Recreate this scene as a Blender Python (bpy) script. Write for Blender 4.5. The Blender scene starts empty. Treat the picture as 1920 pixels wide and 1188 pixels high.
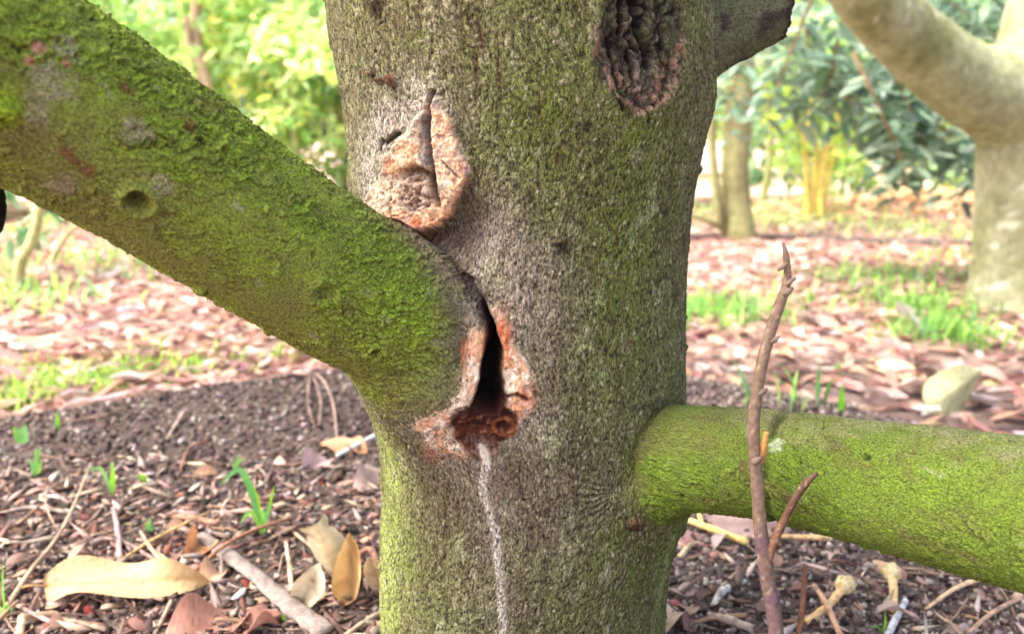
import bpy, math, random
import numpy as np
from mathutils import Vector, Matrix

random.seed(7)
RNG = np.random.default_rng(11)
scene = bpy.context.scene
COL = scene.collection

# ------------------------------------------------------------------ camera
CAM = np.array([0.0, 0.0, 0.83])
PITCH = math.radians(11.4)
F = 1663.0                      # focal length in pixels of a 1920 wide picture
cam_d = bpy.data.cameras.new('camera')
cam = bpy.data.objects.new('camera', cam_d)
COL.objects.link(cam)
cam.location = CAM
cam.rotation_euler = (math.radians(90) - PITCH, 0, 0)
cam_d.sensor_width = 36.0
cam_d.lens = 36.0 * F / 1920.0
cam_d.clip_start = 0.02
cam_d.clip_end = 2000
cam_d.dof.use_dof = True
cam_d.dof.focus_distance = 0.82
cam_d.dof.aperture_fstop = 5.0
scene.camera = cam

# ------------------------------------------------------------------ light
SUN_EL = math.radians(58)
SUN_AZ = math.radians(-105)      # from +Y (away from the camera) towards -X
world = bpy.data.worlds.new('World')
scene.world = world
world.use_nodes = True
wn = world.node_tree
wn.nodes.clear()
w_out = wn.nodes.new('ShaderNodeOutputWorld')
w_bg = wn.nodes.new('ShaderNodeBackground')
w_sky = wn.nodes.new('ShaderNodeTexSky')
w_sky.sky_type = 'NISHITA'
w_sky.sun_disc = False
w_sky.sun_elevation = SUN_EL
w_sky.sun_rotation = SUN_AZ
w_sky.air_density = 1.0
w_sky.dust_density = 8.0
w_sky.ozone_density = 0.0
w_bg.inputs['Strength'].default_value = 0.15
wn.links.new(w_sky.outputs[0], w_bg.inputs[0])
wn.links.new(w_bg.outputs[0], w_out.inputs[0])

sun_d = bpy.data.lights.new('sun', 'SUN')
sun_d.energy = 1.5
sun_d.angle = math.radians(35)
sun_d.color = (1.0, 0.97, 0.92)
sun = bpy.data.objects.new('sun', sun_d)
COL.objects.link(sun)
sdir = Vector((math.sin(SUN_AZ) * math.cos(SUN_EL), math.cos(SUN_AZ) * math.cos(SUN_EL), math.sin(SUN_EL)))
sun.rotation_euler = sdir.to_track_quat('Z', 'Y').to_euler()
sun.location = sdir * 30

scene.view_settings.view_transform = 'Standard'
scene.view_settings.look = 'None'
scene.view_settings.exposure = 2.15
scene.view_settings.gamma = 1.0
scene.view_settings.use_curve_mapping = False

# ------------------------------------------------------------------ numeric helpers
def srgb(r, g, b):
    c = np.array([r, g, b], dtype=np.float32) / 255.0
    return np.where(c <= 0.04045, c / 12.92, ((c + 0.055) / 1.055) ** 2.4).astype(np.float32)

_perm = np.random.default_rng(3).permutation(256).astype(np.int32)
_perm = np.concatenate([_perm, _perm, _perm])
_g = np.random.default_rng(5).normal(size=(256, 3)).astype(np.float32)
_g /= np.linalg.norm(_g, axis=1)[:, None]

def perlin(p):
    p = np.asarray(p, dtype=np.float32)
    i = np.floor(p).astype(np.int32)
    f = p - i
    i &= 255
    u = f * f * f * (f * (f * 6 - 15) + 10)
    def corner(a, b, c):
        h = _perm[_perm[_perm[i[:, 0] + a] + i[:, 1] + b] + i[:, 2] + c]
        g = _g[h]
        return g[:, 0] * (f[:, 0] - a) + g[:, 1] * (f[:, 1] - b) + g[:, 2] * (f[:, 2] - c)
    x0 = corner(0, 0, 0) * (1 - u[:, 0]) + corner(1, 0, 0) * u[:, 0]
    x1 = corner(0, 1, 0) * (1 - u[:, 0]) + corner(1, 1, 0) * u[:, 0]
    x2 = corner(0, 0, 1) * (1 - u[:, 0]) + corner(1, 0, 1) * u[:, 0]
    x3 = corner(0, 1, 1) * (1 - u[:, 0]) + corner(1, 1, 1) * u[:, 0]
    y0 = x0 * (1 - u[:, 1]) + x1 * u[:, 1]
    y1 = x2 * (1 - u[:, 1]) + x3 * u[:, 1]
    return (y0 * (1 - u[:, 2]) + y1 * u[:, 2]) * 1.6

def fbm(p, oct=3, gain=0.5):
    a, s, t = 1.0, 0.0, 0.0
    q = np.asarray(p, dtype=np.float32)
    for k in range(oct):
        s = s + a * perlin(q)
        t += a
        a *= gain
        q = q * 2.03 + 17.3
    return s / t

def _hash2(ix, iy, k):
    h = _perm[(_perm[(ix + 31 * k) & 255] + iy + 57 * k) & 255]
    return h.astype(np.float32) / 255.0

def cells(u, v):
    """jittered cell pattern: returns F1, F2, per-cell random a, b and the offset from the cell point"""
    iu = np.floor(u).astype(np.int32); iv = np.floor(v).astype(np.int32)
    f1 = np.full(u.shape, 9.0, np.float32); f2 = f1.copy()
    ra = np.zeros_like(f1); rb = np.zeros_like(f1); ou = np.zeros_like(f1); ov = np.zeros_like(f1)
    for a in (-1, 0, 1):
        for b in (-1, 0, 1):
            cu = iu + a; cv = iv + b
            du = u - (cu + 0.1 + 0.8 * _hash2(cu, cv, 1)); dv = v - (cv + 0.1 + 0.8 * _hash2(cu, cv, 2))
            d = np.sqrt(du * du + dv * dv)
            near = d < f1
            f2 = np.where(near, f1, np.minimum(f2, d))
            f1 = np.where(near, d, f1)
            ra = np.where(near, _hash2(cu, cv, 3), ra); rb = np.where(near, _hash2(cu, cv, 4), rb)
            ou = np.where(near, du, ou); ov = np.where(near, dv, ov)
    return f1, f2, ra, rb, ou, ov

def sstep(a, b, x):
    t = np.clip((x - a) / (b - a), 0, 1)
    return t * t * (3 - 2 * t)

def lerp(a, b, t):
    return a + (b - a) * t

def mixc(c, d, t):
    return c + (np.asarray(d, np.float32) - c) * np.clip(t, 0, 1)[:, None].astype(np.float32)

def seg_dist(u, v, pts):
    best = np.full(u.shape, 1e9, np.float32); along = np.zeros_like(best)
    L = 0
    for (a, b) in zip(pts[:-1], pts[1:]):
        ax, ay = a; bx, by = b
        l = math.hypot(bx - ax, by - ay) + 1e-9
        t = np.clip(((u - ax) * (bx - ax) + (v - ay) * (by - ay)) / l ** 2, 0, 1)
        d = np.hypot(u - ax - t * (bx - ax), v - ay - t * (by - ay))
        along = np.where(d < best, L + t * l, along)
        best = np.minimum(best, d)
        L += l
    return best, along / L

def poly_sd(u, v, pts):
    """signed distance to a closed outline, negative inside"""
    d, _ = seg_dist(u, v, list(pts) + [pts[0]])
    ins = np.zeros(u.shape, bool)
    n = len(pts)
    for i in range(n):
        x1, y1 = pts[i]; x2, y2 = pts[(i + 1) % n]
        if y1 == y2: continue
        c = ((y1 > v) != (y2 > v)) & (u < (x2 - x1) * (v - y1) / (y2 - y1) + x1)
        ins ^= c
    return np.where(ins, -d, d)

# ------------------------------------------------------------------ photograph pixel -> direction / place
_cp, _sp = math.cos(PITCH), math.sin(PITCH)
FWD = np.array([0, _cp, -_sp]); RGT = np.array([1.0, 0, 0]); UPV = np.array([0, _sp, _cp])
def ray(px, py):
    return FWD + RGT * (px - 960) / F + UPV * (594 - py) / F
def PY(px, py, y):                       # the point of that direction on the upright plane at distance y
    d = ray(px, py)
    return CAM + d * (y / d[1])

TREE = np.array([0.0, 1.05])
def terrain(x, y):
    x = np.atleast_1d(np.asarray(x, np.float32)); y = np.atleast_1d(np.asarray(y, np.float32))
    r = np.hypot(x - TREE[0], y - TREE[1])
    ang = np.arctan2(y - TREE[1], x)
    rr = r + 0.07 * np.sin(ang * 3 + 0.7) + 0.03 * np.sin(ang * 7)
    rr = rr + 0.28 * np.clip(x, 0, 1.5)
    z = 0.175 * (1 - sstep(1.48, 2.15, rr)) + 0.02 * np.clip(1 - r / 1.1, 0, 1)
    q = np.stack([x, y, np.zeros_like(x)], 1)
    far = sstep(1.6, 2.6, r)
    z = z + 0.045 * far * perlin(q * 0.7) + 0.012 * perlin(q * 3.1 + 4)
    z = z + 0.22 * np.exp(-(((x - 4.6) / 1.5) ** 2 + ((y - 9.6) / 0.8) ** 2))    # heap of swept leaves
    return z.astype(np.float32)
def T1(x, y): return float(terrain(x, y)[0])
_tt = np.geomspace(0.55, 60, 3000).astype(np.float32)
def G(px, py, lift=0.0):                 # where that direction meets the ground
    d = ray(px, py)
    p = CAM[None] + d[None] * _tt[:, None]
    below = p[:, 2] < terrain(p[:, 0], p[:, 1])
    i = int(np.argmax(below)) if below.any() else len(_tt) - 1
    q = p[i].copy(); q[2] = T1(q[0], q[1]) + lift
    return q

# ------------------------------------------------------------------ mesh helpers
def mesh_from(name, V, Fq, smooth=True, mat=None, attrs=None, flat=False):
    """V (n,3); Fq list of tuples or an (m,k) array"""
    me = bpy.data.meshes.new(name)
    V = np.asarray(V, np.float32)
    if isinstance(Fq, np.ndarray):
        m, k = Fq.shape
        me.vertices.add(len(V)); me.vertices.foreach_set('co', V.ravel())
        me.loops.add(m * k); me.loops.foreach_set('vertex_index', Fq.astype(np.int32).ravel())
        me.polygons.add(m)
        me.polygons.foreach_set('loop_start', np.arange(0, m * k, k, dtype=np.int32))
        me.polygons.foreach_set('loop_total', np.full(m, k, np.int32))
    else:
        me.from_pydata([tuple(map(float, v)) for v in V], [], [tuple(map(int, f)) for f in Fq])
    me.update(calc_edges=True)
    if attrs:
        for an, (ty, arr) in attrs.items():
            arr = np.asarray(arr, np.float32)
            if ty == 'COL':
                at = me.attributes.new(an, 'FLOAT_COLOR', 'POINT')
                c = np.ones((len(V), 4), np.float32); c[:, :3] = arr
                at.data.foreach_set('color', c.ravel())
            elif ty == 'VEC':
                at = me.attributes.new(an, 'FLOAT_VECTOR', 'POINT'); at.data.foreach_set('vector', arr.ravel())
            else:
                at = me.attributes.new(an, 'FLOAT', 'POINT'); at.data.foreach_set('value', arr.ravel())
    if smooth:
        me.polygons.foreach_set('use_smooth', np.ones(len(me.polygons), bool))
    if mat: me.materials.append(mat)
    me.validate()
    return me

def link(name, me, parent=None):
    o = bpy.data.objects.new(name, me); COL.objects.link(o)
    if parent: o.parent = parent
    return o
def tag(o, label, cat, group=None):
    o['label'] = label; o['category'] = cat
    if group: o['group'] = group
    return o
def thing(name, label, cat, loc=(0, 0, 0), group=None):
    o = bpy.data.objects.new(name, None); COL.objects.link(o)
    o.location = tuple(map(float, loc)); o.empty_display_size = 0.05
    return tag(o, label, cat, group)
def part(name, me, parent, label=None):
    """a part whose mesh is in world coordinates, under an unrotated Empty"""
    o = link(name, me, parent)
    base = parent
    off = Vector((0, 0, 0))
    while base is not None:
        off += base.location; base = base.parent
    o.location = -off
    if label: o['label'] = label
    return o

def catmull(pts, n):
    P = np.asarray(pts, float)
    P = np.vstack([2 * P[0] - P[1], P, 2 * P[-1] - P[-2]])
    m = len(P) - 3
    out = []
    for t in np.linspace(0, m - 1e-6, n):
        i = int(t); u = t - i
        a, b, c, d = P[i], P[i + 1], P[i + 2], P[i + 3]
        out.append(0.5 * ((2 * b) + (-a + c) * u + (2 * a - 5 * b + 4 * c - d) * u * u + (-a + 3 * b - 3 * c + d) * u ** 3))
    return np.array(out)

def frames(C, ref=(0, 0, 1)):
    Tn = np.gradient(C, axis=0); Tn /= np.linalg.norm(Tn, axis=1)[:, None]
    N = np.zeros_like(Tn)
    n = np.asarray(ref, float); n = n - Tn[0] * n.dot(Tn[0])
    if np.linalg.norm(n) < 1e-3:
        n = np.array([1.0, 0, 0]) - Tn[0] * Tn[0][0]
    n /= np.linalg.norm(n)
    for i in range(len(C)):
        n = n - Tn[i] * n.dot(Tn[i]); n /= np.linalg.norm(n); N[i] = n
    B = np.cross(Tn, N)
    return Tn, N, B

def quad_grid(rows, cols, wrap=True):
    i = np.arange(rows - 1)[:, None]; j = np.arange(cols if wrap else cols - 1)[None]
    j2 = (j + 1) % cols
    a = i * cols + j; b = i * cols + j2; c = (i + 1) * cols + j2; d = (i + 1) * cols + j
    return np.stack([a + 0 * i, b + 0 * i, c, d], -1).reshape(-1, 4)

def tube(pts, radii, sides=8, n=None, rough=0.0, seed=0, caps=True, pointed=False):
    """a round, tapering, slightly uneven stem through the points; radii per point"""
    n = n or max(6, len(pts) * 3)
    C = catmull(pts, n) if len(pts) > 2 else np.array([lerp(np.array(pts[0], float), np.array(pts[1], float), t) for t in np.linspace(0, 1, n)])
    R = np.interp(np.linspace(0, 1, n), np.linspace(0, 1, len(radii)), radii)
    Tn, N, B = frames(C)
    rs = np.random.default_rng(seed)
    th = np.linspace(0, 2 * math.pi, sides, endpoint=False)
    jit = 1 + rough * rs.normal(size=(n, sides))
    V = C[:, None] + (N[:, None] * np.cos(th)[None, :, None] + B[:, None] * np.sin(th)[None, :, None]) * (R[:, None] * jit)[..., None]
    V = V.reshape(-1, 3)
    Fs = [tuple(f) for f in quad_grid(n, sides)]
    if caps:
        V = np.vstack([V, C[0] - Tn[0] * R[0] * 0.25, C[-1] + Tn[-1] * R[-1] * (1.5 if pointed else 0.3)])
        a, b = n * sides, n * sides + 1
        for j in range(sides):
            Fs.append((a, (j + 1) % sides, j))
            Fs.append((b, (n - 1) * sides + j, (n - 1) * sides + (j + 1) % sides))
    return V, Fs

def merge(list_vf):
    Vs, Fs, o = [], [], 0
    for V, Fq in list_vf:
        Vs.append(V); Fs += [tuple(i + o for i in f) for f in Fq]; o += len(V)
    return np.vstack(Vs), Fs

# ------------------------------------------------------------------ materials
def new_mat(name):
    m = bpy.data.materials.new(name); m.use_nodes = True
    nt = m.node_tree; nt.nodes.clear()
    out = nt.nodes.new('ShaderNodeOutputMaterial')
    return m, nt, out
def N_(nt, t, **kw):
    n = nt.nodes.new(t)
    for k, v in kw.items():
        if k in n.inputs: n.inputs[k].default_value = v
        else: setattr(n, k, v)
    return n
def ramp(nt, stops, fac):
    r = nt.nodes.new('ShaderNodeValToRGB')
    el = r.color_ramp.elements
    while len(el) < len(stops): el.new(0.5)
    for e, (p, c) in zip(el, stops):
        e.position = p; e.color = (*[float(x) for x in c], 1)
    nt.links.new(fac, r.inputs[0])
    return r.outputs[0]
def mix_rgb(nt, blend, fac, a, b):
    m = nt.nodes.new('ShaderNodeMix'); m.data_type = 'RGBA'; m.blend_type = blend
    for sock, v in ((m.inputs[0], fac), (m.inputs[6], a), (m.inputs[7], b)):
        if hasattr(v, 'is_linked') or hasattr(v, 'links'): nt.links.new(v, sock)
        elif isinstance(v, (int, float)): sock.default_value = v
        else: sock.default_value = (*[float(x) for x in v], 1)
    return m.outputs[2]
def math_(nt, op, a, b=None):
    m = nt.nodes.new('ShaderNodeMath'); m.operation = op
    for s, v in zip(m.inputs, (a, b)):
        if v is None: continue
        if hasattr(v, 'links'): nt.links.new(v, s)
        else: s.default_value = v
    return m.outputs[0]

def bark_material(name, scale_vec, grain=0.35, bump=0.5, dist=0.0012):
    m, nt, out = new_mat(name)
    col = N_(nt, 'ShaderNodeAttribute', attribute_name='Col').outputs['Color']
    loc = N_(nt, 'ShaderNodeAttribute', attribute_name='loc').outputs['Vector']
    mp = nt.nodes.new('ShaderNodeMapping'); mp.inputs['Scale'].default_value = scale_vec
    nt.links.new(loc, mp.inputs[0])
    n1 = N_(nt, 'ShaderNodeTexNoise', Scale=1.0, Detail=5.0, Roughness=0.65)
    n2 = N_(nt, 'ShaderNodeTexNoise', Scale=2.7, Detail=3.0, Roughness=0.6)
    v1 = N_(nt, 'ShaderNodeTexVoronoi', Scale=0.8)
    v1.feature = 'DISTANCE_TO_EDGE'
    warp = nt.nodes.new('ShaderNodeVectorMath'); warp.operation = 'ADD'
    nt.links.new(mp.outputs[0], n1.inputs['Vector'])
    nt.links.new(mp.outputs[0], n2.inputs['Vector'])
    nt.links.new(mp.outputs[0], warp.inputs[0]); nt.links.new(n1.outputs['Color'], warp.inputs[1])
    nt.links.new(warp.outputs[0], v1.inputs['Vector'])
    g = ramp(nt, [(0.34, (1 - grain * 1.3,) * 3), (0.5, (1, 1, 1)), (0.66, (1 + grain * 1.2,) * 3)], n1.outputs['Fac'])
    gr = N_(nt, 'ShaderNodeAttribute', attribute_name='gr').outputs['Fac']
    c = mix_rgb(nt, 'MULTIPLY', gr, col, g)
    g2 = ramp(nt, [(0.34, (0.55, 0.52, 0.48)), (0.52, (1, 1, 1)), (0.68, (1.35, 1.36, 1.28))], n2.outputs['Fac'])
    c = mix_rgb(nt, 'MULTIPLY', math_(nt, 'MULTIPLY', gr, 0.8), c, g2)
    b = nt.nodes.new('ShaderNodeBsdfPrincipled')
    nt.links.new(c, b.inputs['Base Color'])
    b.inputs['Roughness'].default_value = 0.88
    b.inputs['Specular IOR Level'].default_value = 0.25
    crack = math_(nt, 'MINIMUM', math_(nt, 'MULTIPLY', v1.outputs['Distance'], 5.0), 1.0)
    h = math_(nt, 'ADD', math_(nt, 'MULTIPLY', n1.outputs['Fac'], 1.6), math_(nt, 'MULTIPLY', crack, 0.5))
    h = math_(nt, 'ADD', h, math_(nt, 'MULTIPLY', n2.outputs['Fac'], 0.6))
    bp = nt.nodes.new('ShaderNodeBump'); bp.inputs['Strength'].default_value = bump; bp.inputs['Distance'].default_value = dist
    nt.links.new(math_(nt, 'MULTIPLY', gr, bump), bp.inputs['Strength'])
    nt.links.new(h, bp.inputs['Height']); nt.links.new(bp.outputs[0], b.inputs['Normal'])
    nt.links.new(b.outputs[0], out.inputs[0])
    return m
MAT_TRUNK = bark_material('trunk_bark', (560, 560, 250), grain=0.66, bump=1.0, dist=0.0022)
MAT_BRANCH = bark_material('branch_bark', (520, 520, 440), grain=0.5, bump=0.8, dist=0.0015)

def attr_mat(name, rough=0.8, spec=0.3, noise_scale=60, grain=0.25, translucent=0.0, bump=0.0, bdist=0.002, random_amount=0.0, attr='Col'):
    """colour from the mesh's own colour attribute, broken up by noise; leaves let some light through"""
    m, nt, out = new_mat(name)
    col = N_(nt, 'ShaderNodeAttribute', attribute_name=attr).outputs['Color']
    tc = nt.nodes.new('ShaderNodeTexCoord')
    n1 = N_(nt, 'ShaderNodeTexNoise', Scale=float(noise_scale), Detail=4.0, Roughness=0.6)
    nt.links.new(tc.outputs['Object'], n1.inputs['Vector'])
    g = ramp(nt, [(0.3, (1 - grain,) * 3), (0.5, (1, 1, 1)), (0.72, (1 + grain,) * 3)], n1.outputs['Fac'])
    c = mix_rgb(nt, 'MULTIPLY', 1.0, col, g)
    if random_amount:
        oi = nt.nodes.new('ShaderNodeObjectInfo')
        rr = ramp(nt, [(0, (1 - random_amount, 1 - random_amount * 1.05, 1 - random_amount * 0.9)), (1, (1 + random_amount, 1 + random_amount * .9, 1 + random_amount * .75))], oi.outputs['Random'])
        c = mix_rgb(nt, 'MULTIPLY', 1.0, c, rr)
    b = nt.nodes.new('ShaderNodeBsdfPrincipled')
    nt.links.new(c, b.inputs['Base Color'])
    b.inputs['Roughness'].default_value = rough
    b.inputs['Specular IOR Level'].default_value = spec
    if bump:
        bp = nt.nodes.new('ShaderNodeBump'); bp.inputs['Strength'].default_value = bump; bp.inputs['Distance'].default_value = bdist
        nt.links.new(n1.outputs['Fac'], bp.inputs['Height']); nt.links.new(bp.outputs[0], b.inputs['Normal'])
    if translucent:
        tr = nt.nodes.new('ShaderNodeBsdfTranslucent'); nt.links.new(c, tr.inputs[0])
        ms = nt.nodes.new('ShaderNodeMixShader'); ms.inputs[0].default_value = translucent
        nt.links.new(b.outputs[0], ms.inputs[1]); nt.links.new(tr.outputs[0], ms.inputs[2])
        nt.links.new(ms.outputs[0], out.inputs[0])
    else:
        nt.links.new(b.outputs[0], out.inputs[0])
    return m
MAT_LEAF = attr_mat('living_leaf', rough=0.36, spec=0.7, noise_scale=25, grain=0.18, translucent=0.55)
MAT_GRASS = attr_mat('grass_blade', rough=0.55, spec=0.3, noise_scale=30, grain=0.2, translucent=0.5)
MAT_DRY = attr_mat('dry_leaf', rough=0.75, spec=0.25, noise_scale=55, grain=0.20, translucent=0.22, bump=0.3, bdist=0.001, random_amount=0.16)
MAT_HERO = attr_mat('dry_leaf_close', rough=0.62, spec=0.35, noise_scale=120, grain=0.13, translucent=0.2, bump=0.25, bdist=0.0006)
MAT_TWIG = attr_mat('twig_bark', rough=0.85, spec=0.25, noise_scale=190, grain=0.35, bump=0.6, bdist=0.0008)
MAT_GRAIN = attr_mat('soil_crumb', rough=0.95, spec=0.15, noise_scale=300, grain=0.3)
MAT_FARBARK = attr_mat('background_bark', rough=0.9, spec=0.2, noise_scale=24, grain=0.3, bump=0.5, bdist=0.01)

# ------------------------------------------------------------------ the wounded tree: shape functions
AX_Y = 1.0
_left = [(606, -120), (610, 0), (616, 60), (634, 150), (648, 230), (652, 300), (655, 370), (655, 480), (660, 600), (672, 690), (690, 745), (704, 800), (712, 850), (714, 900), (710, 1000), (711, 1100), (713, 1188)]
_right = [(1332, -120), (1332, 0), (1335, 100), (1341, 150), (1340, 200), (1321, 260), (1306, 330), (1295, 400), (1287, 500), (1285, 600), (1286, 700), (1287, 780), (1286, 860), (1282, 940), (1266, 1000), (1256, 1050), (1250, 1100), (1246, 1188)]
_L = np.array([PY(x, y, AX_Y) for x, y in _left]); _R = np.array([PY(x, y, AX_Y) for x, y in _right])
_zz = np.linspace(-0.3, 5.0, 1200)
_XL = np.interp(_zz, _L[::-1, 2], _L[::-1, 0]); _XR = np.interp(_zz, _R[::-1, 2], _R[::-1, 0])
_k = np.hanning(9); _k /= _k.sum()
_XL = np.convolve(np.pad(_XL, 4, 'edge'), _k, 'valid'); _XR = np.convolve(np.pad(_XR, 4, 'edge'), _k, 'valid')
_top = np.clip((_zz - 1.15) / 3.0, 0, 1)
_RR = (_XR - _XL) / 2 * 0.985 * (1 - 0.45 * _top) + 0.10 * np.clip((0.22 - _zz) / 0.3, 0, 1) ** 2
_CX = (_XL + _XR) / 2
def tr_r(z): return np.interp(z, _zz, _RR)
def tr_c(z): return np.interp(z, _zz, _CX)
def trunk_sd(p):
    c = tr_c(p[:, 2]); dx = p[:, 0] - c; dy = p[:, 1] - AX_Y
    h = np.hypot(dx, dy) + 1e-9
    return h - tr_r(p[:, 2]), np.stack([dx / h, dy / h, np.zeros_like(h)], 1)
def S(px, py):                           # a photograph pixel -> (arc length, height) on the trunk's skin
    d = ray(px, py)
    t = np.linspace(0.6, 1.1, 1500)
    p = CAM[None] + d[None] * t[:, None]
    sd, _ = trunk_sd(p)
    i = int(np.argmax(sd < 0)) if (sd < 0).any() else int(np.argmin(sd))
    q = p[i]
    return (math.atan2(q[0] - tr_c(q[2]), AX_Y - q[1]) * 0.16, float(q[2]))
def SL(lst): return [S(x, y) for x, y in lst]
PX = 0.85 / F                            # metres per photograph pixel on the trunk's front

class Limb:
    def __init__(self, ctrl, widths, n=60):
        pts = [PY(*c) for c in ctrl]
        self.C = catmull(pts, n)
        r = [w / 2 * float(np.dot(p - CAM, FWD)) / F for w, p in zip(widths, pts)]
        self.R = catmull(np.array(r)[:, None].repeat(3, 1), n)[:, 0]
        self.len = np.concatenate([[0], np.cumsum(np.linalg.norm(np.diff(self.C, axis=0), axis=1))])
    def sd(self, p):
        best = np.full(len(p), 1e9); grad = np.zeros_like(p); par = np.zeros(len(p))
        for i in range(len(self.C) - 1):
            a, b = self.C[i], self.C[i + 1]; ab = b - a; l2 = ab.dot(ab)
            t = np.clip((p - a) @ ab / l2, 0, 1)
            v = p - a - t[:, None] * ab
            l = np.linalg.norm(v, axis=1)
            d = l - (self.R[i] + t * (self.R[i + 1] - self.R[i]))
            m = d < best
            best = np.where(m, d, best)
            grad[m] = v[m] / (l[m, None] + 1e-9)
            par = np.where(m, i + t, par)
        return best, grad, par
    def hit(self, px, py):               # where a pixel's direction first meets the limb
        d = ray(px, py); t = np.linspace(0.4, 1.1, 900)
        p = CAM[None] + d[None] * t[:, None]
        s = self.sd(p)[0]
        i = int(np.argmax(s < 0)) if (s < 0).any() else int(np.argmin(s))
        return p[i]

LIMB_L = Limb([(905, 655, 0.985), (840, 622, 0.915), (770, 592, 0.865), (690, 556, 0.832), (560, 480, 0.785), (410, 383, 0.735),
               (250, 278, 0.690), (90, 182, 0.650), (-80, 85, 0.610), (-330, -60, 0.555), (-800, -330, 0.47)],
              [235, 262, 282, 286, 298, 318, 346, 376, 402, 440, 500])
LIMB_R = Limb([(1222, 850, 1.03), (1226, 850, 0.96), (1240, 853, 0.900), (1295, 858, 0.868), (1370, 864, 0.852), (1450, 872, 0.832), (1600, 898, 0.785),
               (1760, 930, 0.735), (1920, 962, 0.69), (2150, 1012, 0.63), (2600, 1060, 0.56)],
              [168, 176, 188, 196, 200, 206, 228, 258, 286, 315, 370])

_zLa, _zLb = PY(880, 585, 0.87)[2], PY(780, 735, 0.85)[2]
_zRa, _zRb = PY(1230, 790, 0.87)[2], PY(1250, 960, 0.87)[2]
def blend_k(p, which):
    if which == 'L':
        return 0.012 + 0.075 * sstep(_zLa, _zLb, p[:, 2])
    return 0.006 + 0.055 * sstep(_zRa - .03, _zRb, p[:, 2])

def blend(p, own, other_limbs):
    """move skin points onto the smooth union of the trunk and its limbs; returns points, normals and distances"""
    p = p.copy(); nrm = None
    near = {}
    for it in range(3):
        if own == 'trunk':
            s, g = trunk_sd(p)
        else:
            s, g, _ = own.sd(p)
        for nm, lb in other_limbs:
            if lb == 'trunk':
                d, gg = trunk_sd(p)
            else:
                box = np.all((p > lb.C[:34].min(0) - 0.2) & (p < lb.C[:34].max(0) + 0.2), axis=1)
                d = np.full(len(p), 9.0); gg = np.zeros_like(p)
                if box.any():
                    a, b, _ = lb.sd(p[box]); d[box] = a; gg[box] = b
            near[nm] = d
            k = blend_k(p, nm)
            h = np.clip(0.5 + 0.5 * (d - s) / k, 0, 1)      # 1 -> own surface
            val = d * (1 - h) + s * h - k * h * (1 - h)
            g = gg * (1 - h)[:, None] + g * h[:, None]
            s = val
        gl = np.linalg.norm(g, axis=1) + 1e-9
        g = g / gl[:, None]
        inside = np.minimum.reduce([near[nm] for nm, _ in other_limbs]) < -0.02
        step = np.clip(-s / np.maximum(gl, 0.6), -0.01, 0.03)
        step[inside] = 0
        p += g * step[:, None]
        nrm = g
    return p, nrm, near

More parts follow.
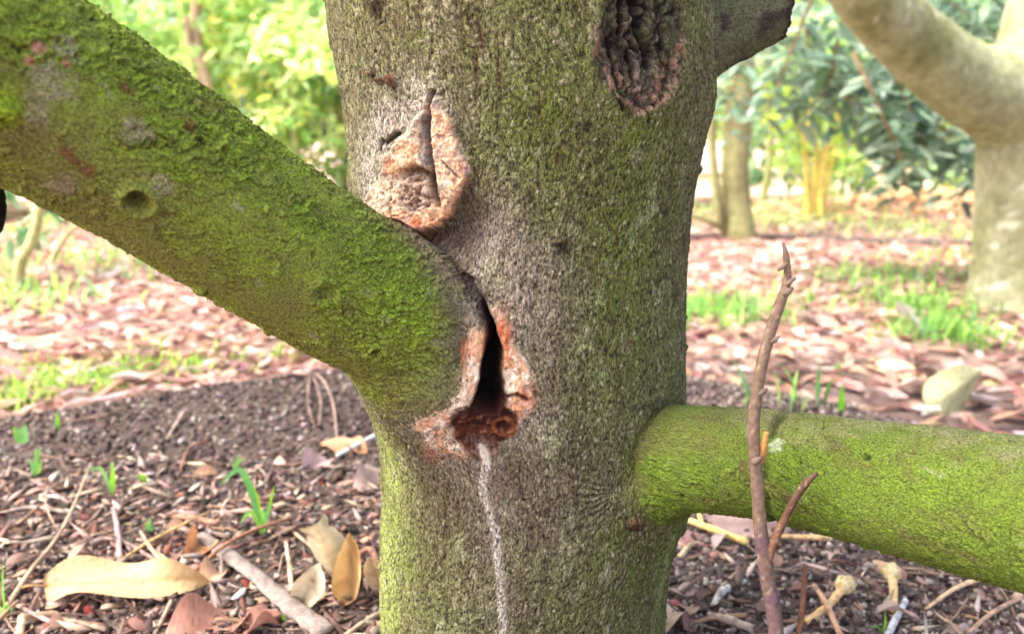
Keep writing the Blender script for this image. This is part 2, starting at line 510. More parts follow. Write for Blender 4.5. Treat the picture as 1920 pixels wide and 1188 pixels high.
# ------------------------------------------------------------------ trunk skin
def build_trunk():
    z = np.concatenate([np.linspace(-0.12, 0.19, 24, endpoint=False), np.linspace(0.19, 1.00, 680, endpoint=False), np.linspace(1.0, 1.3, 40, endpoint=False), np.linspace(1.3, 4.6, 60)])
    th = np.concatenate([np.linspace(-1.75, 1.75, 460, endpoint=False), np.linspace(1.75, 2 * math.pi - 1.75, 90, endpoint=False)])
    rows, cols = len(z), len(th)
    Z = np.repeat(z, cols); TH = np.tile(th, rows)
    THs = np.where(TH > math.pi, TH - 2 * math.pi, TH)
    R = tr_r(Z)
    s = (THs * 0.16).astype(np.float32); zz = Z.astype(np.float32)
    loc = np.stack([0.16 * np.cos(TH), 0.16 * np.sin(TH), Z], 1).astype(np.float32)
    # lumps and folds of the wood itself
    lump = 0.006 * fbm(loc * [9, 9, 5], 2)
    lump += 0.012 * np.exp(-(((s - S(1240, 520)[0]) / 0.03) ** 2)) * sstep(0.3, 0.5, zz) * 0.5
    sx, sz = S(1190, 700); lump -= 0.010 * np.exp(-(((s - sx) / 0.012) ** 2 + ((zz - sz) / 0.05) ** 2))
    p0 = np.stack([tr_c(Z) + (R + lump) * np.sin(TH), AX_Y - (R + lump) * np.cos(TH), Z], 1)
    p, nrm, near = blend(p0, 'trunk', [('L', LIMB_L), ('R', LIMB_R)])
    dL = near['L'].astype(np.float32); dR = near['R'].astype(np.float32)

    w1 = fbm(loc * 60, 2); w2 = fbm(loc * 60 + 31.7, 2)
    ws = s + 0.0035 * w1; wz = zz + 0.0035 * w2
    nLow = fbm(loc * [14, 14, 9], 3); nMid = fbm(loc * [45, 45, 22] + 9, 3); nFine = fbm(loc * [260, 260, 110], 3)
    nFine2 = fbm(loc * [420, 420, 300] + 5, 2)
    nStreak = fbm(loc * [150, 150, 18] + 3, 2)
    f1, f2, ca, cb, ou, ov = cells(s * 170 + 1.4 * w1 + 0.4 * nFine, zz * 62 + 1.0 * w2)
    edge = np.clip((f2 - f1) * 3.0, 0, 1)

    # ---- bark relief: upright, grainy plates with short cracks between
    cal = 1 - sstep(0.25, 0.6, nLow + 0.25)               # calmer places
    disp = 0.0007 * (ca - 0.5) + 0.0009 * (edge - 1) * (0.4 + 0.6 * cb) + 0.0011 * nFine + 0.0006 * nFine2 + 0.0010 * nMid
    crackm = sstep(0.34, 0.52, nStreak) * sstep(-0.1, 0.3, nMid)
    disp -= 0.0014 * crackm

    # ---- colour of the bark
    olive = srgb(120, 119, 82); green = srgb(106, 120, 54); brown = srgb(92, 76, 60); purp = srgb(128, 112, 104)
    pale = srgb(172, 165, 140); moss = srgb(172, 188, 104); dark = srgb(58, 48, 40); red = srgb(104, 72, 58)
    c = np.tile(olive, (len(s), 1))
    def blob(px, py, rx, ry, rot=0.0):
        cs, cz = S(px, py)
        du = (ws - cs) / (rx * PX); dv = (wz - cz) / (ry * PX)
        return np.exp(-(du * du + dv * dv))
    gmask = 0.5 * sstep(-0.25, 0.5, nLow) + 0.8 * blob(1180, 480, 130, 320) + 0.5 * blob(1050, 250, 150, 250) + 0.5 * blob(1190, 1100, 110, 160)
    gmask = 1.35 * gmask * (0.62 + 0.5 * cb) * (0.8 + 0.5 * nMid)
    pm = 0.85 * blob(970, 930, 170, 120) + 0.9 * blob(900, 470, 110, 110) + 0.8 * blob(1010, 640, 60, 130) + 0.3 * blob(960, 1080, 90, 150) + 0.8 * blob(860, 850, 80, 60)
    c = mixc(c, brown, 0.55 * sstep(0.0, 0.5, nMid) + 0.25 * (ca > 0.75))
    c = mixc(c, green, 0.85 * gmask * (1 - 0.8 * np.clip(pm, 0, 1)))
    c = mixc(c, purp, np.clip(pm, 0, 1) * (0.75 + 0.3 * nMid))
    lm = 1.1 * blob(730, 1020, 70, 230) + 0.9 * blob(715, 1150, 90, 130) + 0.7 * blob(735, 860, 45, 60)
    rm = 1.0 * blob(1262, 985, 55, 90) + 0.8 * blob(1240, 1120, 45, 150) + 0.45 * blob(1280, 820, 60, 100)
    c = mixc(c, moss, np.clip(lm * (0.75 + 0.9 * nMid + 0.3 * nFine), 0, 0.85))
    c = mixc(c, srgb(126, 152, 58), np.clip(rm * (0.75 + 0.9 * nMid), 0, 0.9))
    c = mixc(c, srgb(120, 140, 64), 0.5 * sstep(-0.26, -0.3, THs * 0.16 + 0.02 * nLow))       # greener flank on the left
    c = mixc(c, srgb(150, 142, 120), 0.40 * blob(650, 150, 60, 200) * (0.6 + nMid))
    c = mixc(c, pale, 0.75 * sstep(0.36, 0.56, nFine2 + 0.25 * nMid) + 0.35 * (cb > 0.86) * edge)
    c = mixc(c, dark, 0.75 * (1 - edge) * (0.25 + 0.75 * (ca > 0.45)) + 0.5 * sstep(0.25, 0.6, -nFine))
    c = mixc(c, red, 0.75 * crackm * sstep(-0.5, 0.4, nLow + 0.3))
    # crusts of pale lichen, damp upright runs, rougher and smoother areas
    patch = fbm(loc * [26, 26, 15] + 61, 3); damp = fbm(loc * [34, 34, 5] + 83, 2)
    c = mixc(c, srgb(158, 162, 122), 0.50 * sstep(0.22, 0.42, patch + 0.25 * nFine) * (0.6 + 0.8 * (edge > 0.5)))
    c = mixc(c, srgb(84, 74, 56), 0.50 * sstep(0.12, 0.42, damp) * (0.7 + 0.6 * nFine))
    c = mixc(c, srgb(110, 124, 62), 0.40 * sstep(0.18, 0.45, -patch) * (1 - np.clip(pm, 0, 1)))
    disp += 0.0012 * sstep(0.15, 0.4, patch) * (0.5 + nFine) + 0.0008 * damp
    fl1, fl2, fa, fb, _, _ = cells(s * 240 + 0.9 * w1, zz * 130 + 0.9 * w2)
    fleck = (fa > 0.85) * (1 - sstep(0.12, 0.34, fl1 + 0.15 * nFine)); pit = (fb > 0.72) * (1 - sstep(0.16, 0.32, fl1)) * (fa <= 0.85)
    c = mixc(c, srgb(190, 182, 156), 0.6 * fleck); c = mixc(c, srgb(50, 42, 34), 0.75 * pit)
    disp += 0.0007 * fleck - 0.0009 * pit
    for k in range(46):
        ps_, pz_ = RNG.uniform(-.2, .2), RNG.uniform(.25, .95); rr_ = RNG.uniform(.003, .011)
        dd = np.hypot(ws - ps_, (wz - pz_) * RNG.uniform(.6, 1.)) / rr_ + 0.5 * nMid
        c = mixc(c, (srgb(178, 176, 150), srgb(150, 158, 110), srgb(120, 98, 80))[k % 3], 0.6 * (1 - sstep(.5, 1.05, dd)) * (0.7 + 0.6 * nFine))
    c = np.clip(c * 1.16, 0, .9)
    # single dark red fissures
    for lst in ([(1050, 690), (1055, 730), (1042, 760)], [(1092, 500), (1088, 560)], [(1055, 265), (1048, 310)], [(1130, 600), (1128, 660)], [(1000, 585), (998, 640)], [(1235, 640), (1222, 700)], [(935, 60), (932, 150), (940, 220)], [(1010, 160), (1006, 260)], [(830, 1020), (834, 1090)], [(860, 930), (858, 1000)]):
        d, al = seg_dist(ws + 0.0025 * nMid, wz, SL(lst))
        m = (1 - sstep(0.0003, 0.0015, d + 0.0006 * nMid)) * sstep(-0.25, 0.15, nMid + 0.5 * nFine)
        disp -= 0.0014 * m; c = mixc(c, srgb(96, 52, 42), 0.7 * m)
    # a puckered ridge running up from the left wound
    d, al = seg_dist(ws, wz, SL([(815, 190), (822, 150), (828, 100), (822, 50), (826, 0), (830, -60)]))
    m = 1 - sstep(0.004, 0.017, d)
    brk = sstep(-0.25, 0.25, nMid + 0.5 * nFine)
    disp += 0.003 * m * (0.6 + 1.4 * nMid + 0.6 * nFine) - 0.003 * (1 - sstep(0.0005, 0.0022, d + 0.001 * nFine)) * brk
    c = mixc(c, srgb(182, 174, 142), m * np.clip(0.35 + 1.2 * nFine + 0.5 * nMid, 0, 0.85))
    c = mixc(c, srgb(66, 54, 44), 0.7 * (1 - sstep(0.0006, 0.0024, d + 0.0008 * nFine)) * brk)
    # grey-white bloom round the wounds
    wht = 1.15 * blob(740, 250, 80, 85) + 0.7 * blob(790, 190, 45, 45) + 1.1 * blob(690, 345, 45, 85) + 0.8 * blob(840, 790, 70, 60) + 0.7 * blob(975, 560, 45, 90) + 0.6 * blob(985, 800, 50, 55) + 0.6 * blob(870, 570, 45, 60) + 0.55 * blob(920, 450, 40, 80)
    c = mixc(c, srgb(204, 194, 184), np.clip(wht * (0.55 + 1.1 * nFine + 0.6 * nMid), 0, 0.88))
    # hollow under the left wound: purplish bark with its shade painted in
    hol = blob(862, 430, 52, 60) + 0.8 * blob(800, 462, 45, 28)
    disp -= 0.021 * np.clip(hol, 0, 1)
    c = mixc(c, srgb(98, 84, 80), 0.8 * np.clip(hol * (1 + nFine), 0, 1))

    # ---- wound 1: pale callus with a knot and a crack
    W1 = SL([(812, 160), (832, 198), (850, 226), (862, 268), (882, 318), (876, 350), (852, 380), (840, 402), (815, 427), (780, 436), (742, 437), (714, 412), (686, 390), (697, 352), (716, 335), (722, 296), (745, 266), (772, 238), (796, 203)])
    sd1 = poly_sd(s + 0.002 * w1 + 0.0005 * nFine, zz + 0.002 * w2 + 0.002 * nMid, W1)
    in1 = 1 - sstep(-0.003, 0.002, sd1)
    rim = np.exp(-((sd1 + 0.004) / 0.005) ** 2)
    side = sstep(S(780, 300)[0], S(850, 300)[0], s) + 0.8 * sstep(S(780, 395)[1], S(780, 430)[1], zz)
    disp += in1 * (0.004 + 0.002 * nMid) + rim * 0.0045 * np.clip(side, 0, 1) * (0.8 + 0.5 * nMid)
    disp -= 0.004 * np.exp(-((sd1 - 0.005) / 0.004) ** 2) * np.clip(side, 0, 1)
    disp = np.where(in1 > 0.5, disp + 0.0006 * nFine + 0.0022 * fbm(loc * [70, 70, 50], 3), disp)
    cream = srgb(238, 212, 184); rust = srgb(190, 116, 82); pink = srgb(232, 190, 166)
    cw = mixc(np.tile(cream, (len(s), 1)), pink, 0.65 * sstep(-0.2, 0.35, nMid))
    cw = mixc(cw, srgb(246, 236, 222), 0.8 * sstep(0.05, 0.5, nFine))
    rb1 = 0.9 * blob(733, 308, 22, 30) + 0.4 * blob(868, 322, 16, 30) + 0.9 * blob(785, 418, 60, 16) + 0.6 * blob(740, 405, 30, 30) + 0.5 * blob(850, 375, 25, 20) + 0.4 * blob(845, 240, 18, 35)
    cw = mixc(cw, rust, np.clip(rb1 * (0.7 + 1.4 * nFine), 0, 0.9))
    cw = mixc(cw, srgb(112, 60, 42), 0.85 * sstep(0.28, 0.5, nFine2 + 0.5 * rb1))
    cw = mixc(cw, srgb(170, 160, 152), 0.75 * np.clip(blob(797, 265, 16, 40) + blob(690, 375, 22, 40) + 0.7 * blob(745, 275, 25, 25), 0, 1))
    st1 = fbm(np.stack([s * 120 + 1.5 * w1, zz * 50 + w2, 0 * s + 3], 1), 3)
    cw = mixc(cw, srgb(238, 196, 166), 0.7 * sstep(0.0, 0.35, st1)); cw = mixc(cw, srgb(214, 200, 188), 0.6 * sstep(0.15, 0.5, -st1))
    cw = mixc(cw, srgb(172, 88, 54), np.clip(0.95 * (0.6 * blob(866, 330, 12, 24) + blob(735, 310, 15, 22) + 0.9 * blob(790, 415, 42, 9)) * (0.7 + 1.6 * nFine + nMid), 0, 0.9))
    p1, p2, pa, pb_, _, _ = cells(s * 105 + 2.2 * w1 + 0.5 * nFine, zz * 80 + 2.2 * w2 + 0.5 * nFine)
    pe = np.clip((p2 - p1) * 6, 0, 1)
    disp += in1 * (0.0022 * (pa - 0.5) - 0.0016 * (1 - pe))
    cw = mixc(cw, srgb(150, 92, 64), 0.65 * (1 - pe) * (pb_ > 0.35)); cw = mixc(cw, srgb(222, 168, 128), 0.7 * (pa > 0.7)); cw = mixc(cw, srgb(186, 172, 160), 0.6 * (pb_ > 0.8))
    in1c = np.where(np.clip(side, 0, 1) > 0.4, in1, 1 - sstep(-0.014, 0.006, sd1 + 0.008 * nMid + 0.004 * nFine))
    c = c + (cw - c) * in1c[:, None]
    c = mixc(c, srgb(90, 40, 30), np.clip(1.2 * blob(770, 437, 40, 9) + 0.6 * blob(874, 338, 6, 12), 0, 0.9))
    c = mixc(c, srgb(96, 44, 34), 0.6 * np.exp(-((sd1 + 0.0002) / 0.0018) ** 2) * np.clip(side, 0, 1) * sstep(0.0, 0.35, nMid))
    # the knot
    ks, kz = S(778, 360)
    du = (ws - ks) / (36 * PX); dv = (wz - kz) / (43 * PX)
    rk = np.sqrt(du * du + dv * dv); an = np.arctan2(dv, du)
    ring = np.exp(-((rk - 1.0) / 0.17) ** 2)
    disp -= 0.006 * ring * (0.35 + 0.65 * sstep(-0.6, 0.6, np.sin(an + 0.4))) * in1
    kf = fbm(np.stack([s * 260 + 60 * zz, zz * 190 - 50 * s, 0 * s], 1) + 1.3 * np.stack([w1, w2, w1], 1), 3)
    disp += (rk < 0.9) * (-0.004 + 0.007 * kf)
    c = mixc(c, srgb(168, 146, 132), 0.85 * (1 - sstep(0.8, 1.0, rk)))
    c = mixc(c, srgb(96, 66, 54), 0.85 * (rk < 0.9) * sstep(0.02, 0.3, -kf))
    c = mixc(c, srgb(58, 30, 24), 0.9 * ring * sstep(-0.2, 0.9, np.sin(an + 0.5) + 0.8 * nMid))
    top = np.exp(-(((ws - S(783, 327)[0]) / (24 * PX)) ** 2 + ((wz - S(783, 327)[1]) / (11 * PX)) ** 2))
    top = top * sstep(-0.5, 0.3, nMid + 0.2); disp -= 0.006 * top; c = mixc(c, srgb(48, 28, 24), 0.9 * top)
    # cracks in the callus
    for lst, w, dp in (([(812, 172), (808, 205), (803, 240), (808, 275), (811, 330), (816, 385)], 0.0025, 0.011), ([(737, 345), (733, 390), (742, 415)], 0.0010, 0.003), ([(830, 300), (858, 330)], 0.0008, 0.002), ([(722, 268), (732, 258), (748, 250)], 0.0026, 0.005), ([(716, 262), (712, 280)], 0.002, 0.004)):
        d, al = seg_dist(s + 0.0012 * w1, zz + 0.0012 * w2, SL(lst))
        m = 1 - sstep(w * 0.5, w * 1.5, d)
        disp -= dp * m; c = mixc(c, srgb(48, 40, 42), 0.9 * m)
    d, al = seg_dist(ws, wz, SL([(800, 225), (797, 270), (803, 300)]))
    c = mixc(c, srgb(104, 100, 102), 0.75 * (1 - sstep(0.002, 0.008, d + 0.003 * nMid)))

    # ---- wound 2: dark, rotten, shield shaped
    W2 = SL([(1150, -90), (1136, 0), (1120, 60), (1113, 112), (1126, 150), (1150, 182), (1178, 206), (1205, 218), (1232, 206), (1258, 182), (1274, 150), (1284, 108), (1288, 60), (1272, 0), (1255, -90)])
    sd2 = poly_sd(s + 0.005 * w1 + 0.0014 * nFine, zz + 0.005 * w2 + 0.003 * nMid, W2)
    in2 = 1 - sstep(-0.005, 0.003, sd2)
    fib = fbm(np.stack([s * 190 + 2.0 * w1, zz * 26, 0 * s], 1), 3)
    fib2 = fbm(np.stack([s * 90 + 1.2 * w1, zz * 20, 0 * s + 7], 1), 2)
    g1, g2, ga, gb, _, _ = cells(s * 170 + 1.7 * w1 + 0.4 * nFine, zz * 40 + 1.2 * w2)
    ridge = 1 - np.clip(np.abs(fib2) * 3.2, 0, 1)                       # long upright splits
    in2d = 1 - sstep(-0.013, 0.002, sd2 + 0.004 * nMid)
    disp += in2d * (-0.004 + 0.0022 * fib + 0.0012 * (ga - 0.5) - 0.007 * ridge ** 2 - 0.0022 * (1 - np.clip((g2 - g1) * 3, 0, 1)) + 0.001 * nFine)
    disp += 0.0018 * np.exp(-((sd2 - 0.002) / 0.006) ** 2)
    cw = mixc(np.tile(srgb(98, 92, 76), (len(s), 1)), srgb(58, 48, 46), sstep(-0.1, 0.4, fib))
    cw = mixc(cw, srgb(150, 134, 122), 0.8 * (ga > 0.76)); cw = mixc(cw, srgb(86, 92, 64), 0.7 * (gb > 0.55))
    cw = mixc(cw, srgb(30, 22, 26), 0.75 * (1 - np.clip((g2 - g1) * 3.5, 0, 1)) + 0.8 * ridge ** 3)
    lowb = sstep(-0.030, -0.006, sd2 + 0.006 * nMid) * sstep(S(1200, 90)[1], S(1200, 165)[1], zz) + sstep(-0.012, -0.003, sd2 + 0.004 * nMid) * sstep(S(1200, 40)[1], S(1200, 110)[1], zz)
    lowb = np.clip(lowb, 0, 1) * sstep(-0.15, 0.25, nFine + 0.9 * nMid + 0.1)
    cw = mixc(cw, srgb(186, 146, 128), 0.85 * lowb)
    cw = mixc(cw, srgb(108, 60, 48), 0.6 * lowb * sstep(0.0, 0.4, nFine))
    disp += 0.0015 * lowb * in2
    c = c + (cw - c) * in2[:, None]
    c = mixc(c, srgb(196, 168, 150), 0.7 * np.exp(-((sd2 - 0.0005) / 0.0022) ** 2) * sstep(0.1, 0.4, nMid + 0.2 * nFine) * (1 - sstep(S(1200, 60)[1], S(1200, 20)[1], zz)))
    for lst, w, dp in (([(1205, -60), (1202, 20), (1207, 60), (1222, 95), (1226, 125)], 0.0042, 0.016), ([(1168, 0), (1172, 60)], 0.0022, 0.008), ([(1240, 0), (1243, 50), (1252, 90)], 0.0018, 0.007), ([(1186, 90), (1195, 140)], 0.0018, 0.007), ([(1150, 70), (1155, 130), (1165, 165)], 0.0014, 0.006), ([(1160, 190), (1168, 208)], 0.0014, 0.004), ([(1212, 200), (1216, 232)], 0.001, 0.002)):
        d, al = seg_dist(s + 0.002 * w1, zz + 0.002 * w2, SL(lst))
        m = 1 - sstep(w * 0.5, w * 1.5, d)
        disp -= dp * m; c = mixc(c, srgb(26, 17, 22), 0.92 * m)

    # ---- wound 3: the open slit, its torn pale lips and the dark red ooze
    fl_r = SL([(925, 572), (950, 590), (962, 640), (984, 668), (1000, 712), (1001, 768), (984, 788), (962, 800), (946, 760), (942, 700), (934, 640)])
    fl_l = SL([(868, 640), (884, 616), (908, 625), (908, 680), (896, 735), (864, 772), (830, 790), (800, 800), (792, 770), (838, 742), (862, 712)])
    fl_b = SL([(800, 830), (812, 792), (856, 776), (872, 806), (905, 850), (880, 858), (840, 852)])
    for pl, hgt in ((fl_r, 0.004), (fl_l, 0.003), (fl_b, 0.002)):
        sd = poly_sd(s + 0.006 * w1 + 0.004 * nFine, zz + 0.006 * w2 + 0.003 * nFine2, pl)
        m = 1 - sstep(-0.009, 0.006, sd)
        disp += hgt * m * (0.7 + 0.6 * nMid)
        cw = mixc(np.tile(srgb(240, 218, 200), (len(s), 1)), srgb(214, 154, 124), 0.8 * sstep(-0.1, 0.35, nMid + 0.3 * nFine))
        cw = mixc(cw, srgb(196, 180, 170), 0.4 * sstep(0.2, 0.5, nFine + 0.4 * nLow))
        stl = fbm(np.stack([s * 210 + 1.8 * w1, zz * 34 + w2, 0 * s + 11], 1), 3)
        cw = mixc(cw, srgb(250, 234, 216), 0.8 * sstep(0.05, 0.35, stl)); cw = mixc(cw, srgb(150, 92, 70), 0.75 * sstep(0.12, 0.4, -stl))
        q1, q2, qa, qb, _, _ = cells(s * 150 + 1.8 * w1, zz * 52 + 1.8 * w2); qe = np.clip((q2 - q1) * 5, 0, 1)
        cw = mixc(cw, srgb(130, 74, 52), 0.6 * (1 - qe) * (qb > 0.3)); cw = mixc(cw, srgb(222, 160, 118), 0.7 * (qa > 0.68))
        disp += m * (0.0016 * stl + 0.0024 * (qa - 0.5) - 0.0012 * (1 - qe))
        c = c + (cw - c) * (m * np.clip(0.9 + 0.8 * nFine2, 0, 1))[:, None]
    orange = 1.2 * blob(945, 612, 13, 36) + 0.9 * blob(870, 645, 12, 30) + 0.6 * blob(985, 752, 18, 30) + 0.6 * blob(945, 650, 14, 30) + 0.5 * blob(812, 850, 18, 20) + 0.5 * blob(905, 640, 8, 40)
    c = mixc(c, srgb(190, 92, 46), np.clip(orange * (0.6 + 1.3 * nFine), 0, 0.92))
    ooze = SL([(898, 725), (950, 735), (968, 768), (976, 798), (962, 818), (938, 834), (918, 872), (888, 866), (866, 836), (846, 802), (848, 770), (882, 745)])
    sd = poly_sd(s + 0.006 * w1 + 0.003 * nFine, zz + 0.006 * w2 + 0.004 * nFine2, ooze)
    mo = 1 - sstep(-0.004, 0.004, sd)
    disp += mo * (-0.002 + 0.003 * fbm(loc * [220, 220, 120], 3))
    os_, oz_ = S(920, 745); oa = np.arctan2(zz - oz_, s - os_); orr = np.hypot(zz - oz_, s - os_)
    rayf = fbm(np.stack([oa * 3.6 + 1.6 * w1 + 0.5 * nFine, orr * 120 + w2, 0 * s], 1), 3)
    disp += mo * 0.0022 * rayf
    co = mixc(np.tile(srgb(78, 38, 26), (len(s), 1)), srgb(156, 108, 80), 0.8 * sstep(0.10, 0.45, rayf + 0.4 * nFine)); co = mixc(co, srgb(40, 14, 12), sstep(-0.05, 0.3, -rayf + 0.25 * w1 - 0.05))
    co = mixc(co, srgb(36, 12, 10), 1 - sstep(0.014, 0.036, orr + 0.012 * nMid))
    c = c + (co - c) * mo[:, None]
    hs, hz = S(945, 800); rk = np.hypot((ws - hs) / (13 * PX), (wz - hz) / (13 * PX))
    rk = rk + 0.35 * nMid; disp -= 0.004 * (1 - sstep(0.4, 1.1, rk)); disp += 0.0014 * np.exp(-((rk - 1.3) / 0.35) ** 2)
    c = mixc(c, srgb(52, 18, 12), 0.8 * (1 - sstep(0.5, 1.1, rk))); c = mixc(c, srgb(150, 88, 54), 0.45 * np.exp(-((rk - 1.35) / 0.35) ** 2))
    slit = SL([(896, 556), (916, 580), (932, 612), (942, 655), (946, 712), (950, 752), (934, 776), (904, 772), (886, 752), (896, 712), (906, 668), (910, 628), (904, 590)])
    sd3 = poly_sd(s + 0.0014 * w1, zz + 0.0014 * w2, slit)
    m3 = 1 - sstep(-0.006, 0.0008, sd3)
    disp -= 0.034 * m3 * (1 + 0.5 * fib)
    c = mixc(c, srgb(58, 22, 14), 1 - sstep(-0.002, 0.002, sd3)); c = mixc(c, srgb(14, 7, 7), 1 - sstep(-0.005, 0.000, sd3 + 0.002 * nFine))
    d, al = seg_dist(ws, wz, SL([(952, 742), (968, 738), (990, 748)]))
    disp -= 0.004 * (1 - sstep(0.0006, 0.0025, d)); c = mixc(c, srgb(60, 26, 18), 0.9 * (1 - sstep(0.0006, 0.0022, d)))
    # dark seam where the limb's upper side sits against the trunk
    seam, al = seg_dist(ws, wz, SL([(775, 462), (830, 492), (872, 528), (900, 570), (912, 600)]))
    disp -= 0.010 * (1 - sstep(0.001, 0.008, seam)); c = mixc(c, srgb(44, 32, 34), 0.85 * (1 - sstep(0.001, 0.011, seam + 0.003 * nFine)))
    # ---- the dried white sap run
    run = SL([(906, 838), (912, 870), (905, 910), (909, 935), (922, 975), (931, 1005), (933, 1050), (938, 1090), (940, 1130), (945, 1200), (950, 1260)])
    d, al = seg_dist(s + 0.0012 * w1 + 0.0008 * nFine, zz, run)
    ms = (1 - sstep(0.0022, 0.0052, d + 0.0014 * nFine + 0.0012 * nFine2)) * sstep(0.0, 0.03, al + 0.02)
    disp += 0.0010 * ms
    c = mixc(c, srgb(226, 218, 208), np.clip(ms * (0.8 + 0.8 * nFine2 + 0.4 * nMid), 0, 0.92))
    c = mixc(c, srgb(160, 150, 140), 0.30 * (1 - sstep(0.004, 0.02, d)) * (nFine > -0.1))
    # ---- knots and pips
    for px, py, r, hgt, colr in ((1186, 972, 17, 0.007, srgb(96, 62, 46)), (735, 148, 12, 0.009, srgb(136, 98, 78)), (712, 152, 7, 0.006, srgb(136, 98, 78)), (697, 136, 7, 0.006, srgb(140, 104, 84)), (1056, 466, 11, -0.003, srgb(44, 44, 36)), (700, 0, 16, 0.006, srgb(90, 80, 66))):
        ks, kz = S(px, py); rk = np.hypot((ws - ks) / (r * PX), (wz - kz) / (r * PX))
        disp += hgt * (1 - sstep(0.5, 1.2, rk)) * (0.8 + 0.8 * nFine)
        c = mixc(c, colr, 0.85 * (1 - sstep(0.7, 1.2, rk)))
        c = mixc(c, srgb(52, 40, 34), 0.5 * np.exp(-((rk - 1.25) / 0.3) ** 2))
    # wrinkles beside the right limb's collar
    ks, kz = S(1120, 930); du = ws - ks; dv = zz - kz
    fan = np.sin(np.arctan2(dv, du - 0.03) * 34 + 2 * w1); mk = np.exp(-((du / 0.016) ** 2 + (dv / 0.022) ** 2))
    disp += 0.0012 * fan * mk; c = mixc(c, srgb(176, 166, 144), 0.6 * mk * sstep(0.2, 0.9, fan)); c = mixc(c, srgb(70, 60, 50), 0.5 * mk * sstep(0.2, 0.9, -fan))
    # darker seam round the right limb, green collar below it
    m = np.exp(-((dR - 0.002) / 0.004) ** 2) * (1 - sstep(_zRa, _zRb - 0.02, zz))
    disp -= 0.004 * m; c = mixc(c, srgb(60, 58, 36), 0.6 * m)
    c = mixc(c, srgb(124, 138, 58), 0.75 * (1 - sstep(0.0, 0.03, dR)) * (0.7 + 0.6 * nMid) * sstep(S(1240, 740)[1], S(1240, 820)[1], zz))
    c = mixc(c, srgb(120, 112, 76), 0.5 * (1 - sstep(0.0, 0.02, dL)) * sstep(S(760, 700)[1], S(760, 730)[1], zz))
    # loose bark shreds at the silhouettes
    shred = sstep(0.36, 0.6, fbm(loc * [70, 70, 40] + 50, 2)) * sstep(0.17, 0.21, np.abs(s))
    disp += 0.0035 * shred

    P = p + nrm * disp[:, None]
    faces = quad_grid(rows, cols)
    # part masks
    mk = np.zeros(len(s), np.int8)
    mk[in1 > 0.5] = 1; mk[in2 > 0.5] = 2
    lips = (mo > 0.5) | (sd3 < 0.001)
    for pl in (fl_r, fl_l): lips |= poly_sd(s + 0.004 * w1, zz + 0.004 * w2, pl) < 0
    mk[lips] = 3
    mk[(ms > 0.5) & (mk == 0)] = 4
    fm = mk[faces].max(1)
    gr = 1 - 0.6 * np.clip(in1 + m3 + mo, 0, 1) - 0.62 * (mk == 3) * (1 - np.clip(m3 + mo, 0, 1)) - 0.3 * in2
    return P.astype(np.float32), c.clip(0.003, 0.95), loc, faces, fm, gr.astype(np.float32)

tree_root = thing('wounded_tree', 'large tree trunk with green algae, oozing split wound and two mossy low limbs', 'tree', (float(tr_c(0.3)), AX_Y, 0.19))
_P, _c, _loc, _faces, _fm, _gr = build_trunk()
def sub_mesh(name, sel, mat):
    f = _faces[sel]
    used, inv = np.unique(f, return_inverse=True)
    return mesh_from(name, _P[used], inv.reshape(f.shape), True, mat, {'Col': ('COL', _c[used]), 'loc': ('VEC', _loc[used]), 'gr': ('F', _gr[used])})
trunk_o = part('trunk', sub_mesh('trunk', _fm == 0, MAT_TRUNK), tree_root)
for k, nm, lb in ((1, 'callus_wound', 'pale pink callus wound with a round knot and a crack'), (2, 'rotten_wound', 'dark shield-shaped patch of rotten cracked wood'), (3, 'split_wound', 'black slit with torn orange lips and dark red ooze'), (4, 'sap_streak', 'thin whitish dried sap run below the slit')):
    o = part(nm, sub_mesh(nm, _fm == k, MAT_TRUNK), trunk_o, lb)
    o.location = (0, 0, 0)

